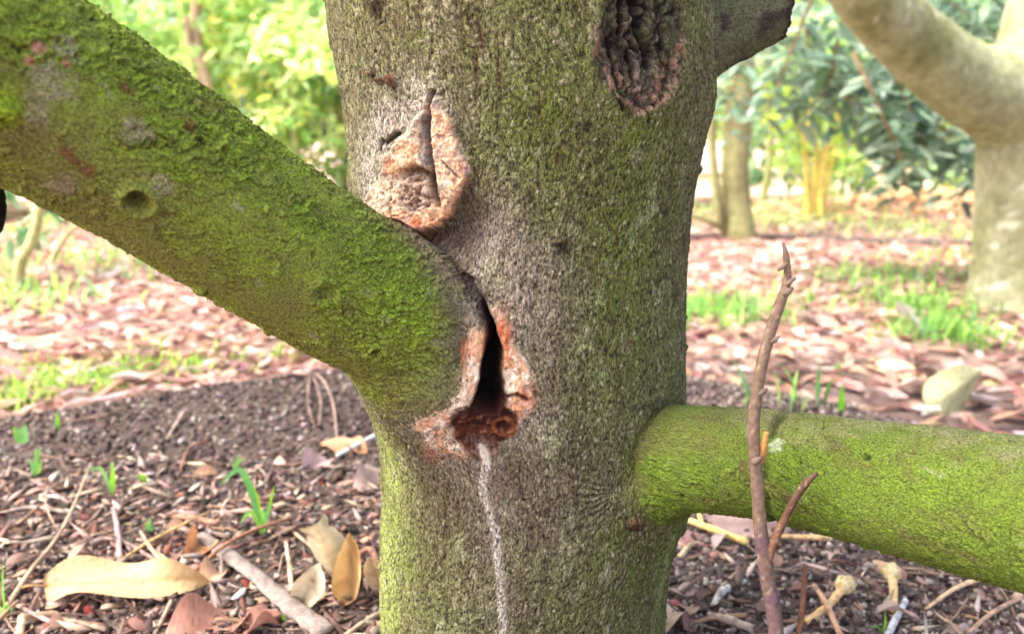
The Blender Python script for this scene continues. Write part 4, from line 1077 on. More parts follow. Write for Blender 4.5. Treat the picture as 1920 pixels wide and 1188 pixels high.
def hero_leaf(name, label, cat, b, t, W, base, rib, edge, roll=0., stand=None, group=None, lift=0, mat=None, **kw):
    b3 = G(*b) if stand is None else PY(b[0], b[1], stand); t3 = G(*t) if stand is None else PY(t[0], t[1], stand + kw.pop('dy', 0))
    L = float(np.linalg.norm(t3 - b3)); W = W * L
    V, Fq = leaf_grid(L, W, **kw)
    c = leaf_cols(V, L, W, base, rib, edge, kw.get('seed', 0))
    up = (0, 0, 1) if stand is None else (0.0, -1.0, .35)
    Vw = place(V, b3, t3, up, roll) + b3
    if stand is None: Vw = settle(Vw); Vw[:, 2] += lift
    else:
        h = Vw[:, 2] - terrain(Vw[:, 0], Vw[:, 1]); Vw[:, 2] -= h.min() + .004
    o3 = Vw.mean(0)
    me = mesh_from(name, Vw - o3, Fq, True, mat or MAT_HERO, {'Col': ('COL', c.clip(.005, .95))})
    o = link(name, me); o.location = o3
    return tag(o, label, cat, group)
TAN = ((214, 184, 142), (188, 146, 100), (202, 166, 122)); RED = ((178, 130, 116), (148, 98, 86), (162, 112, 98)); PNK = ((190, 164, 156), (160, 128, 120), (176, 148, 140)); CRM = ((220, 204, 180), (196, 172, 142), (206, 184, 154))
hero_leaf('fallen_leaf', 'long curled tan leaf with wavy edge lying on the mound', 'leaf', (84, 1122), (392, 1108), .30, *TAN, roll=.62, arch=.03, cup=.16, wave=.22, twist=.7, shape=.82, seed=3, nu=70, nv=15, lift=.012)
hero_leaf('fallen_leaf', 'reddish brown ribbed leaf overlapping the long tan leaf', 'leaf', (300, 1215), (470, 1150), .60, *RED, roll=.3, arch=.08, cup=.2, wave=.16, seed=5, nu=50, nv=13, stalk=0)
hero_leaf('fallen_leaf', 'small crumpled pinkish leaf beside the grey strip of wood', 'leaf', (440, 1200), (540, 1160), .6, *RED, roll=-.2, arch=.12, cup=.3, wave=.2, seed=6, stalk=0)
hero_leaf('fallen_leaf', 'pale folded leaf standing upright beside the trunk', 'leaf', (648, 1045), (588, 925), .50, (206, 190, 158), (172, 148, 114), (184, 162, 130), stand=1.20, arch=.10, cup=-.7, wave=.15, twist=.6, seed=8, torn=.3, stalk=0)
hero_leaf('fallen_leaf', 'golden tan pointed leaf standing next to the pale folded leaf', 'leaf', (655, 1078), (652, 945), .38, (228, 194, 140), (186, 140, 86), (206, 166, 108), stand=1.16, arch=-.14, cup=.75, fold=.4, twist=.5, wave=.1, seed=9, stalk=0)
hero_leaf('fallen_leaf', 'cream torn leaf blade with a square end on the litter', 'leaf', (600, 1040), (565, 1118), .62, *CRM, stand=1.14, arch=.06, cup=.4, wave=.15, twist=.5, seed=10, torn=.35, stalk=0)
hero_leaf('fallen_leaf', 'tan leaf half hidden behind the trunk\'s left flank', 'leaf', (720, 1035), (688, 965), .6, (236, 206, 170), (200, 160, 120), (220, 180, 140), stand=1.18, cup=-.2, seed=11, stalk=0)
hero_leaf('fallen_leaf', 'mauve ragged leaf beside the white stick', 'leaf', (565, 885), (615, 860), .7, (202, 170, 172), (170, 130, 130), (180, 146, 146), roll=.5, arch=.1, cup=.3, wave=.2, seed=12, stalk=0)
hero_leaf('fallen_leaf', 'small pink leaf tucked behind the trunk beyond the white stick', 'leaf', (675, 925), (715, 885), .6, *PNK, roll=.6, arch=.1, wave=.2, seed=13, stalk=0)
hero_leaf('fallen_leaf', 'orange brown leaf under the thin forked stem', 'leaf', (600, 835), (690, 850), .5, (214, 166, 128), (180, 130, 96), (196, 146, 110), roll=.35, arch=.1, wave=.2, seed=14, stalk=0)
hero_leaf('fallen_leaf', 'curled tan scrap of leaf lying in bare soil', 'leaf', (360, 895), (412, 890), .5, (206, 168, 142), (170, 130, 106), (190, 148, 120), roll=.5, arch=.2, cup=.5, seed=15, stalk=0)
hero_leaf('fallen_leaf', 'small folded tan leaf above the grey strip of wood', 'leaf', (312, 1000), (352, 985), .7, (226, 186, 154), (196, 150, 120), (206, 166, 136), roll=.4, arch=.2, cup=.3, seed=16, stalk=0)
hero_leaf('fallen_leaf', 'orange brown twisted leaf curl near the grey strip of wood', 'leaf', (344, 1056), (372, 1020), .7, (206, 150, 106), (160, 100, 66), (180, 120, 80), roll=.6, arch=.25, cup=.6, seed=17, stalk=0)
hero_leaf('fallen_leaf', 'tan crumpled leaf below the grass sprout', 'leaf', (372, 1100), (420, 1070), .7, (210, 176, 150), (170, 130, 106), (190, 150, 124), roll=.3, arch=.2, cup=.3, wave=.2, seed=18, stalk=0)
hero_leaf('fallen_leaf', 'peach coloured broken leaf at the foot of the trunk', 'leaf', (1235, 1195), (1285, 1150), .8, (240, 206, 180), (214, 170, 140), (226, 186, 156), roll=-.2, arch=.2, cup=.3, seed=19, stalk=0, torn=.3)
hero_leaf('fallen_leaf', 'large mauve brown leaf beneath the bright green limb', 'leaf', (1300, 985), (1500, 1000), .40, (184, 156, 152), (150, 120, 116), (166, 138, 134), roll=.55, arch=.1, cup=.2, wave=.12, seed=20, stalk=0)
hero_leaf('fallen_leaf', 'pinkish leaf scrap lying against the yellow stalk', 'leaf', (1270, 1030), (1330, 1010), .7, (182, 140, 134), (150, 106, 100), (166, 124, 118), roll=.3, arch=.1, seed=21, stalk=0)
hero_leaf('fallen_leaf', 'dull red leaf scrap at the trunk\'s right foot', 'leaf', (1243, 1130), (1282, 1142), .7, (176, 104, 96), (140, 76, 70), (156, 90, 84), roll=.3, arch=.15, seed=22, stalk=0)
hero_leaf('fallen_leaf', 'greyish pink leaf scrap on the coarse sand', 'leaf', (1266, 1112), (1320, 1105), .55, (196, 170, 164), (166, 136, 130), (180, 152, 146), roll=.35, arch=.2, seed=23, stalk=0)
# across the litter on the right
def cupped(name, label, b, t, W, cols, lift, **kw):
    return hero_leaf(name, label, 'leaf', b, t, W, *cols, lift=lift, mat=MAT_DRY, **kw)
hero_leaf('fallen_leaf', 'large cupped cream leaf arched over a dark hollow', 'leaf', (1738, 778), (1842, 706), .62, (186, 184, 144), (140, 136, 96), (168, 158, 112), stand=float(G(1790, 775)[1]), arch=.10, cup=-.05, fold=-.55, wave=.14, twist=.5, seed=30, nu=40, nv=13, stalk=0, dy=.05)
cupped('fallen_leaf', 'long pale leaf touching the large cupped cream leaf', (1625, 685), (1745, 730), .26, ((232, 206, 172), (206, 170, 130), (220, 186, 150)), 0, roll=.3, arch=.05, cup=.2, seed=31)
cupped('fallen_leaf', 'grey white oval leaf standing in the green grass', (1725, 640), (1680, 605), .5, ((226, 224, 218), (200, 196, 186), (214, 210, 200)), .02, roll=.8, arch=.1, seed=32, stalk=0)
cupped('fallen_leaf', 'yellowish leaf stalk piece beside the pale trunk base', (1840, 720), (1895, 722), .3, ((236, 220, 160), (210, 190, 120), (226, 206, 140)), 0, roll=.3, arch=.1, seed=33, stalk=0)
cupped('fallen_leaf', 'tan leaf flat on bare soil before the grass', (1600, 640), (1665, 636), .3, ((230, 206, 160), (206, 176, 126), (220, 190, 140)), 0, roll=.3, arch=.05, seed=34)
cupped('fallen_leaf', 'rusty pink leaf flat before the tan leaf', (1650, 668), (1715, 655), .3, ((206, 160, 132), (176, 126, 100), (196, 146, 120)), 0, roll=.3, arch=.05, seed=35)
cupped('fallen_leaf', 'long pinkish leaf behind the dead sapling', (1450, 640), (1520, 655), .35, ((206, 172, 160), (176, 140, 126), (190, 156, 140)), 0, roll=.3, arch=.05, seed=36)
cupped('fallen_leaf', 'cream leaf lying close behind the dead sapling', (1415, 660), (1500, 668), .22, ((236, 216, 180), (210, 186, 146), (226, 200, 166)), 0, roll=.35, arch=.05, seed=37)

# alike leaves of the litter: the ones that show largest are single objects
tmpl = []
for k in range(8):
    V, Fq = leaf_grid(1.0, .36 + .03 * (k % 3), arch=.03 + .03 * (k % 4), cup=(-.25, .2, .35, -.1)[k % 4], wave=.05 * (k % 3), twist=.2 * (k % 3 - 1), nu=7, nv=4, seed=50 + k, stalk=0)
    b = LITTER[k % 7]
    c = mixc(np.tile(srgb(*b), (len(V), 1)), srgb(*[int(v * .8) for v in b]), np.exp(-(V[:, 1] / .03) ** 2) * .7)
    tmpl.append(mesh_from('litter_leaf', V, Fq, True, MAT_DRY, {'Col': ('COL', c)}))
cnt = 0; tries = 0
while cnt < 240 and tries < 9000:
    tries += 1
    left = random.random() < .55
    px = random.uniform(-40, 690) if left else random.uniform(1285, 1960)
    py = random.uniform(430, 740) if left else random.uniform(470, 800)
    p = G(px, py)
    if math.hypot(p[0], p[1] - TREE[1]) + .25 * max(0, p[0]) < 1.8 or p[1] > 6.5 or p[1] < 2.1: continue
    o = link('litter_leaf', tmpl[cnt % 8]); s = random.uniform(.08, .15)
    o.scale = (s, s * random.uniform(.85, 1.15), s); o.location = (p[0], p[1], p[2] + .018 + random.uniform(0, .02))
    o.rotation_euler = (random.gauss(0, .3), random.gauss(0, .14), random.uniform(0, 6.28))
    tag(o, 'dry pinkish brown leaf in the carpet below the mossy limb' if left else 'dry pinkish brown leaf in the carpet behind the bright green limb', 'leaf', 'litter leaves below the mossy limb' if left else 'litter leaves behind the bright green limb')
    cnt += 1

# ------------------------------------------------------------------ sticks and stems on the mound
def stick(name, label, cat, pts, radii, colr, tipc=None, group=None, sides=8, n=None, rough=.07, seed=0, lift=None, stand=None, mat=None, extra=None, flat=None, pointed=False):
    if stand is None:
        P3 = [G(p[0], p[1], (p[2] if len(p) > 2 else 0) + np.interp(i, [0, len(pts) - 1], [radii[0], radii[-1]])) for i, p in enumerate(pts)]
    else:
        P3 = [PY(p[0], p[1], p[2] if len(p) > 2 else stand) for p in pts]
    V, Fq = tube(P3, radii, sides, n or max(8, 5 * len(pts)), rough, seed, pointed=pointed)
    if extra:
        vf = [(V, Fq)]
        for e_pts, e_r in extra:
            E3 = [G(p[0], p[1], p[2] if len(p) > 2 else 0) if stand is None else PY(p[0], p[1], p[2] if len(p) > 2 else stand) for p in e_pts]
            vf.append(tube(E3, e_r, sides, max(6, 4 * len(e_pts)), rough, seed + 3))
        V, Fq = merge(vf)
    if flat:
        k = n or max(8, 5 * len(pts)); rg = V[:k * sides].reshape(k, sides, 3); cz = rg[:, :, 2].mean(1, keepdims=True)
        rg[:, :, 2] = cz + (rg[:, :, 2] - cz) * flat
        V[:k * sides] = rg.reshape(-1, 3)
    q = V * 90 + seed
    nn = fbm(q * [1, 1, 1], 2)
    c = mixc(np.tile(srgb(*colr), (len(V), 1)), srgb(*(tipc or [int(v * .68) for v in colr])), sstep(-.1, .45, nn))
    o3 = V.mean(0)
    me = mesh_from(name, V - o3, Fq, True, mat or MAT_TWIG, {'Col': ('COL', c)})
    o = link(name, me); o.location = o3
    return tag(o, label, cat, group)
stick('wood_strip', 'long flat greyish brown strip of wood pointing off to the trunk\'s foot', 'wood', [(378, 1015), (425, 1052), (480, 1095), (540, 1150), (610, 1205)], [.011, .014, .0125, .016, .017], (150, 136, 130), (118, 104, 100), rough=.08, sides=10, n=30, seed=2, flat=.4)
stick('dry_stem', 'pale straight stem with a split sheath leaning up from the mound\'s edge', 'stem', [(8, 1150), (60, 1085, .01), (105, 1032, .015), (140, 985, .03), (175, 915, .05)], [.0042, .0036, .0032, .0030, .0010], (190, 164, 140), seed=3)
stick('dry_stem', 'thin straw coloured stem crossing behind the long tan leaf', 'stem', [(175, 1105, .0), (225, 1065, .008), (290, 1025, .012), (395, 980, .02)], [.0022, .0026, .0024, .0014], (206, 176, 120), seed=4)
stick('dry_stem', 'reddish brown stem propped across the grey strip of wood', 'stem', [(350, 1098, .004), (410, 1060, .022), (470, 1022, .02), (545, 982, .008)], [.0030, .0034, .0032, .0028], (172, 124, 100), (130, 84, 66), seed=5)
stick('dry_stem', 'curved pale stem running under the golden tan leaf', 'stem', [(552, 1005, .004), (590, 1040, .008), (635, 1068, .006), (668, 1082, .003)], [.0024, .0030, .0028, .0022], (186, 160, 134), seed=6)
stick('dry_stem', 'short upright cream stem left of the torn cream leaf', 'stem', [(549, 1135, 0), (545, 1090, .012), (538, 1040, .02)], [.0032, .0036, .0024], (206, 184, 156), seed=7)
stick('dry_stem', 'thin brown twig touching the trunk\'s left foot', 'twig', [(600, 1150), (640, 1115, .004), (672, 1085, .004)], [.002, .0028, .0026], (136, 108, 96), seed=8)
stick('dry_stem', 'pale stem slanting at the trunk\'s lowest left edge', 'stem', [(640, 1200), (690, 1170, .004), (725, 1150, .004)], [.003, .0034, .003], (186, 164, 146), seed=9)
stick('white_stick', 'smooth white stick leaning against the trunk\'s left flank', 'stick', [(632, 862, .004), (675, 846, .012), (722, 828, .02)], [.0046, .005, .005], (214, 212, 212), (186, 184, 186), rough=.02, sides=12, seed=10)
stick('forked_twig', 'thin grey-brown stem arching down into three prongs on bare soil', 'stem', [(430, 690, .004), (500, 703, .012), (560, 722, .03), (600, 738, .045), (625, 778, .03), (634, 850, .0)], [.0030, .0036, .0036, .0032, .0032, .0024], (160, 134, 124), seed=11, extra=[([(582, 733, .04), (578, 770, .02), (592, 806, 0)], [.0030, .0026, .0022]), ([(590, 735, .04), (602, 765, .02), (598, 800, 0)], [.0026, .0024, .002])])
stick('dry_stem', 'pale bent stem on the bare upper slope of the mound', 'stem', [(318, 818), (335, 795, .006), (345, 782, .008)], [.0034, .0036, .0044], (182, 156, 146), seed=12)
stick('dry_stem', 'brown bowed stem beside the curled tan scrap', 'stem', [(338, 890), (350, 858, .008), (368, 842, .008), (388, 836, .004)], [.003, .0034, .0034, .003], (150, 108, 92), seed=13)
stick('dry_stem', 'long thin twig lying across the top of the mound', 'twig', [(100, 800), (160, 790, .004), (220, 775, .004), (245, 745, .004)], [.0028, .003, .003, .003], (140, 116, 104), seed=14)
stick('dry_stem', 'purplish twig left of the small grass sprouts', 'twig', [(68, 900), (95, 925, .004), (130, 950, .004)], [.0024, .003, .0028], (150, 126, 124), seed=15)
stick('dry_stem', 'pale flat stem lying level on the soil at the left', 'stem', [(0, 965), (60, 958, .004), (135, 968, .004)], [.003, .0034, .003], (182, 158, 146), seed=16)
stick('dry_stem', 'grey knotted stem with a dark end below the sprout', 'stem', [(172, 1028), (200, 1022, .006), (240, 1030, .006), (300, 1062, .003)], [.007, .0036, .003, .0028], (160, 136, 130), seed=17)
stick('dry_stem', 'pair of pale crossed stems leading to the long tan leaf', 'stem', [(265, 1010, .01), (290, 1050, .01), (335, 1090, .004)], [.0024, .0030, .003], (196, 168, 142), seed=18, extra=[([(285, 1035, .006), (315, 1058, .006), (345, 1088, .002)], [.0026, .003, .003])])
stick('dry_stem', 'mauve upright stem fork behind the straw coloured stem', 'stem', [(215, 970, .012), (222, 1010, .012), (225, 1060, .006), (212, 1095, 0)], [.004, .0046, .004, .0036], (176, 150, 150), seed=19, extra=[([(222, 1010, .01), (245, 1036, .004)], [.003, .0026])])
stick('dry_stem', 'brown horizontal stem lying left of the grass sprout', 'stem', [(322, 972), (360, 980, .004), (400, 990, .005), (412, 988, .004)], [.0044, .005, .005, .006], (172, 130, 110), seed=20)
stick('dry_stem', 'pale stem pointing out from under the long tan leaf', 'stem', [(290, 1195), (308, 1165, .004), (322, 1135, .004)], [.003, .0032, .003], (186, 160, 140), seed=21)
stick('dry_stem', 'twig running below the long tan leaf towards its tip', 'twig', [(118, 1165), (160, 1178, .004), (200, 1190, .004)], [.003, .0034, .003], (166, 142, 126), seed=22)
stick('dry_stem', 'mauve twig lying beneath the pale straight stem', 'twig', [(35, 1140), (65, 1160, .004), (98, 1176, .004)], [.003, .0032, .0034], (170, 140, 136), seed=23)
stick('dry_stem', 'thick cream stem stub at the mound\'s near left corner', 'stem', [(38, 1200), (44, 1172, .008)], [.0055, .0055], (214, 186, 150), seed=24)
stick('dry_stem', 'brown twig lying under the pale folded leaves', 'twig', [(520, 1008), (560, 1000, .004), (610, 1002, .004)], [.005, .0055, .004], (132, 104, 98), seed=25)
stick('curled_husk', 'small brown ring of curled bark beside the trunk', 'bark', [(676, 1092, .0), (672, 1076, .016), (684, 1066, .026), (700, 1068, .026), (708, 1084, .014), (700, 1098, .0), (684, 1100, 0)], [.0045] * 7, (166, 124, 106), seed=26, n=28)
stick('shell_curl', 'tiny white curl lying between the reddish leaf and the grey strip', 'shell', [(434, 1128, .002), (446, 1126, .006), (456, 1118, .006), (458, 1108, .004)], [.0015, .0044, .004, .001], (232, 232, 238), (206, 206, 212), rough=.02, seed=27)
# right of the trunk
stick('flower_stalk', 'smooth yellow stalk with a short side prong under the green limb', 'stalk', [(1283, 990, .012), (1330, 1008, .012), (1400, 1030, .006)], [.0048, .0056, .0056], (238, 214, 140), (222, 190, 112), rough=.02, sides=12, seed=30, extra=[([(1318, 1002, .014), (1310, 985, .022), (1308, 966, .034)], [.004, .0036, .0032])])
stick('flower_stalk', 'tan stalk lying behind the smooth yellow stalk', 'stalk', [(1390, 1012), (1470, 1015, .004), (1555, 1020, .006)], [.0034, .0042, .005], (226, 186, 140), seed=31)
stick('dry_stem', 'reddish stem under the elbow of the green limb', 'stem', [(1318, 978), (1350, 984, .004), (1385, 992, .004)], [.004, .0048, .004], (184, 128, 112), seed=32)
stick('dry_stem', 'cream knobbed stalk lying on the soil below the yellow stalk', 'stalk', [(1275, 1050), (1290, 1035, .006), (1310, 1025, .006)], [.005, .0028, .0024], (232, 204, 166), seed=33)
def bud(label, pts, r0, head, hr, seed):
    P3 = [G(p[0], p[1], p[2]) for p in pts]
    root = thing('fallen_bud', label, 'bud', G(pts[0][0], pts[0][1]))
    V, Fq = tube(P3, [r0 * .8, r0, r0 * 1.1], 10, 16, .04, seed)
    c = mixc(np.tile(srgb(228, 188, 138), (len(V), 1)), srgb(206, 156, 108), sstep(0, .4, fbm(V * 120, 2)))
    part('stalk', mesh_from('stalk', V, Fq, True, MAT_TWIG, {'Col': ('COL', c)}), root)
    ax = P3[-1] - P3[-2]; ax /= np.linalg.norm(ax)
    Cc = [P3[-1] + ax * hr * t for t in (-.35, .1, .6, 1.2, 1.7, 1.95)]
    V, Fq = tube(Cc, [r0 * 1.1, hr * .8, hr * 1.05, hr * .9, hr * .62, hr * .15], 14, 16, .15, seed + 1)
    c = mixc(np.tile(srgb(226, 208, 166), (len(V), 1)), srgb(196, 168, 108), sstep(-.1, .4, fbm(V * 150, 2)))
    part('head', mesh_from('head', V, Fq, True, MAT_TWIG, {'Col': ('COL', c)}), root)
bud('pale yellow fallen bud standing upright on its stalk in the sand', [(1676, 1158, 0), (1674, 1130, .014), (1670, 1112, .026)], .0058, None, .0125, 60)
bud('yellow tufted fallen bud lying on a slanting stalk', [(1510, 1172, .004), (1550, 1150, .012), (1578, 1128, .020)], .0055, None, .0135, 70)
stick('dry_stem', 'tan stem crossing the stalk of the tufted bud', 'stem', [(1525, 1118, .014), (1548, 1158, .016), (1575, 1205, .006)], [.0034, .0042, .004], (214, 168, 138), seed=34)
stick('dry_stem', 'grey white stick lying to the right of the buds', 'stick', [(1660, 1205), (1680, 1170, .006), (1697, 1140, .008)], [.0046, .005, .004], (206, 202, 206), rough=.04, seed=35)
stick('dry_stem', 'long bowed tan stem lying on the sand under the limb', 'stem', [(1735, 1145), (1790, 1116, .008), (1850, 1098, .010), (1905, 1100, .004)], [.0022, .0032, .0038, .003], (224, 190, 152), seed=36)
stick('dry_stem', 'tan stem reaching the mound\'s right corner', 'stem', [(1815, 1190), (1860, 1160, .006), (1925, 1125, .006)], [.0028, .0032, .003], (196, 160, 136), seed=37)
stick('dry_stem', 'pale splintered stick on the sand beside the dead sapling', 'stick', [(1336, 1140), (1352, 1122, .006), (1366, 1112, .006)], [.004, .0055, .004], (226, 214, 206), seed=38)
stick('dry_stem', 'pale forked root piece at the trunk\'s right foot', 'root', [(1330, 1158), (1365, 1175, .006), (1410, 1190, .004)], [.004, .006, .0055], (206, 182, 166), seed=39, extra=[([(1352, 1145, .002), (1372, 1172, .004)], [.004, .005])])
stick('dry_stem', 'thin pale twig on the sand left of the dead sapling', 'twig', [(1346, 1108), (1368, 1092, .004), (1384, 1080, .004)], [.0018, .0026, .003], (206, 176, 150), seed=40)
# the dead sapling in front of the green limb
def sapling():
    b = G(1482, 1512)
    root = thing('dead_sapling', 'thin leafless purplish brown sapling standing before the green limb', 'sapling', (b[0], b[1], b[2]))
    y = .752
    def tubep(nm, pts, r, seed, c1, c2, label=None, n=None):
        P3 = [PY(p[0], p[1], p[2] if len(p) > 2 else y) for p in pts]
        if nm == 'stem': P3[0] = np.array([b[0], b[1], b[2] - .02])
        V, Fq = tube(P3, r, 14, n or 12 * len(pts), .05, seed)
        zn = (V[:, 2] - V[:, 2].min()) / (np.ptp(V[:, 2]) + 1e-6)
        c = mixc(np.tile(srgb(*c1), (len(V), 1)), srgb(*c2), sstep(.25, .6, zn + .25 * fbm(V * 60, 2)))
        c = mixc(c, srgb(196, 170, 150), .5 * sstep(.25, .5, fbm(V * [300, 300, 120], 2)))
        part(nm, mesh_from(nm, V, Fq, True, MAT_TWIG, {'Col': ('COL', c)}), root, label)
    tubep('stem', [(1470, 1360), (1455, 1188), (1440, 1090), (1427, 1000), (1419, 900), (1413, 800), (1424, 705), (1443, 625), (1466, 560), (1476, 525), (1474, 480), (1468, 455)], [.0092, .0072, .0068, .0062, .0056, .0054, .0052, .0050, .0046, .0036, .0026, .0010], 80, (100, 76, 92), (124, 104, 90), n=150)
    tubep('side_twig', [(1438, 1050), (1448, 1020, .750), (1470, 975, .745), (1492, 932, .74), (1512, 905, .737), (1532, 886, .735)], [.0050, .0044, .0036, .0034, .0032, .0018], 81, (124, 92, 74), (96, 72, 58))
    tubep('side_twig', [(1427, 865), (1432, 838, .750), (1437, 810, .748)], [.0036, .0034, .0024], 82, (160, 116, 70), (186, 140, 84))
    for px, py, r in ((1475, 546, .0034), (1450, 636, .0028), (1427, 734, .0030), (1416, 862, .0042), (1480, 527, .0026), (1464, 500, .0022), (1493, 930, .0028)):
        c3 = PY(px + 3, py, .748 if px < 1490 else .74)
        V, Fq = tube([c3 - [.004, 0, .003], c3, c3 + [.004, 0, .003]], [r * .6, r, r * .35], 8, 8, .12, int(px))
        part('node', mesh_from('node', V, Fq, True, MAT_TWIG, {'Col': ('COL', np.tile(srgb(124, 106, 94), (len(V), 1)))}), root)
sapling()
stick('dry_stem', 'short thin brown shoot standing beside the dead sapling', 'shoot', [(1478, 1330, .93), (1498, 1185, .93), (1506, 1120, .93), (1510, 1060, .93)], [.0040, .0036, .0032, .0026], (140, 100, 82), stand=.93, seed=41)

# random twigs and leaf bits close by: single objects
tw = []
for k in range(10):
    rs = np.random.default_rng(200 + k)
    pts = [np.array([t - .5, .05 * rs.normal(), .02 * rs.normal()]) for t in (0, .35, .7, 1)]
    V, Fq = tube(pts, [.022, .026, .024, .016] if k % 3 else [.05, .06, .055, .03], 6, 7, .08, k)
    b = ((166, 138, 122), (136, 106, 94), (196, 170, 148), (112, 84, 76), (180, 146, 120))[k % 5]
    c = mixc(np.tile(srgb(*b), (len(V), 1)), srgb(*[int(v * .7) for v in b]), sstep(-.1, .4, fbm(V * 9, 2)))
    tw.append(mesh_from('twig', V, Fq, True, MAT_TWIG, {'Col': ('COL', c)}))
for i in range(185):
    if i < 130: px, py = random.uniform(-20, 715), 780 + 420 * random.random() ** .6
    else: px, py = random.uniform(1245, 1930), random.uniform(1000, 1200)
    p = G(px, py)
    if math.hypot(p[0], p[1] - TREE[1]) > 1.4: continue
    o = link('twig', tw[random.randrange(10)]); s = random.choice((.03, .04, .05, .06, .08, .10, .13))
    o.scale = (s, s, s) if s < .045 else (s, .03 + s * .25, .03 + s * .25)
    o.location = (p[0], p[1], p[2] + .003); o.rotation_euler = (random.uniform(0, 6.28), random.gauss(0, .2), random.uniform(0, 6.28))
    if px < 720: tag(o, 'broken dry twig on the brown soil left of the trunk', 'twig', 'twigs on the soil left of the trunk')
    else: tag(o, 'broken dry twig on the sandy soil under the green limb', 'twig', 'twigs on the sand under the green limb')
for i in range(120):
    if i < 85: px, py = random.uniform(-20, 715), 830 + 370 * random.random() ** .6
    else: px, py = random.uniform(1245, 1930), random.uniform(1020, 1200)
    p = G(px, py)
    if math.hypot(p[0], p[1] - TREE[1]) > 1.4: continue
    o = link('leaf_fragment', tmpl[random.randrange(8)]); s = random.uniform(.014, .045)
    o.scale = (s, s * random.uniform(1., 1.8), s * 1.4); o.location = (p[0], p[1], p[2] + .004); o.rotation_euler = (random.gauss(0, .5), random.gauss(0, .3), random.uniform(0, 6.28))
    if px < 720: tag(o, 'small dry leaf fragment on the brown soil left of the trunk', 'leaf fragment', 'leaf fragments left of the trunk')
    else: tag(o, 'small dry leaf fragment on the sandy soil under the green limb', 'leaf fragment', 'leaf fragments under the green limb')

# ------------------------------------------------------------------ grass sprouts on the mound
def sprout(px, py, blades, label, group=None, colr=((150, 206, 70), (128, 186, 96))):
    b = G(px, py)
    root = thing('grass_sprout', label, 'sprout', b, group)
    mpp = float(np.dot(b - CAM, FWD)) / F
    for k, (dx, dy, w, bend) in enumerate(blades):
        # blade from the foot to an offset in photograph pixels, bending over
        tip = b + RGT * dx * mpp + UPV * (-dy) * mpp
        mid = lerp(b, tip, .55) + UPV * bend * mpp + FWD * random.uniform(-.004, .004)
        C = catmull([b - [0, 0, .004], lerp(b, mid, .5) + UPV * bend * .3 * mpp, mid, tip], 10)
        Tn = np.gradient(C, axis=0); sd = np.cross(Tn, -FWD); sd /= np.linalg.norm(sd, axis=1)[:, None]
        wid = w * mpp / 2 * np.sin(np.linspace(.35, math.pi * .985, 10)) ** .8
        V = np.stack([C - sd * wid[:, None], C - FWD * (-.25 * wid[:, None]), C + sd * wid[:, None]], 1).reshape(-1, 3)
        c = np.tile(srgb(*colr[k % len(colr)]), (len(V), 1))
        part('blade', mesh_from('blade', V, quad_grid(10, 3, False), True, MAT_GRASS, {'Col': ('COL', c)}), root)
sprout(492, 1000, [(-38, -112, 15, 22), (-80, -92, 13, 70), (-42, -20, 10, 30), (22, -90, 7, 0), (14, -62, 9, 0), (2, -45, 12, 0)], 'largest green sprout with a broad bent blade beside the grey strip of wood', colr=((168, 224, 50), (120, 180, 110), (150, 210, 100)))
sprout(210, 925, [(0, -62, 10, 4), (-48, -40, 8, 26), (6, -30, 7, 0)], 'small forked green sprout above the dark twig fork', colr=((160, 220, 70), (140, 190, 110)))
sprout(65, 895, [(2, -55, 8, 0), (-12, -38, 7, 6), (14, -34, 9, 0), (12, -56, 8, 18)], 'small bushy green sprout by the purplish twig', colr=((160, 210, 90), (130, 184, 110)))
sprout(108, 806, [(0, -34, 9, 0), (-3, -20, 5, 0)], 'single short green blade on the mound\'s upper slope')
sprout(38, 832, [(-14, -32, 16, 4), (10, -36, 26, 0), (0, -20, 14, 0)], 'round-leaved pale green seedling near the grass fringe', colr=((156, 206, 90), (140, 196, 120)))
sprout(280, 1000, [(2, -32, 8, 0), (-10, -20, 6, 3), (8, -14, 6, 0)], 'tiny green sprout among crossed pale stems', colr=((130, 196, 110), (150, 206, 90)))
sprout(10, 1160, [(-8, -85, 5, 0), (-4, -110, 5, 0), (14, -22, 8, 3), (-10, -26, 8, 0), (4, -30, 9, 0)], 'thin feathery green sprout at the pale stem\'s foot', colr=((140, 206, 110), (150, 210, 90)))
sprout(268, 902, [(-12, -10, 12, 3), (10, -8, 11, 2), (0, -14, 8, 0)], 'flat little yellow-green seedling in bare soil', colr=((170, 206, 80),))
sprout(532, 1165, [(0, -22, 7, 0), (6, -12, 5, 0)], 'tiny green shoot beside the small crumpled pinkish leaf')
sprout(440, 880, [(10, -28, 7, 4), (20, -20, 7, 6), (-8, -14, 5, 2)], 'faint green shoot above the largest sprout', colr=((150, 190, 110),))
sprout(1657, 1185, [(2, -40, 5, 0), (-25, -10, 5, 4)], 'thin green shoot among the sand right of the buds')
sprout(1577, 775, [(3, -55, 12, 0), (-2, -30, 6, 0)], 'single upright green blade behind the green limb', colr=((140, 210, 60),))
sprout(1572, 705, [(3, -28, 12, 0), (-8, -22, 9, 0), (10, -14, 8, 0)], 'pale green tuft in bare soil before the grass', colr=((160, 206, 110),))

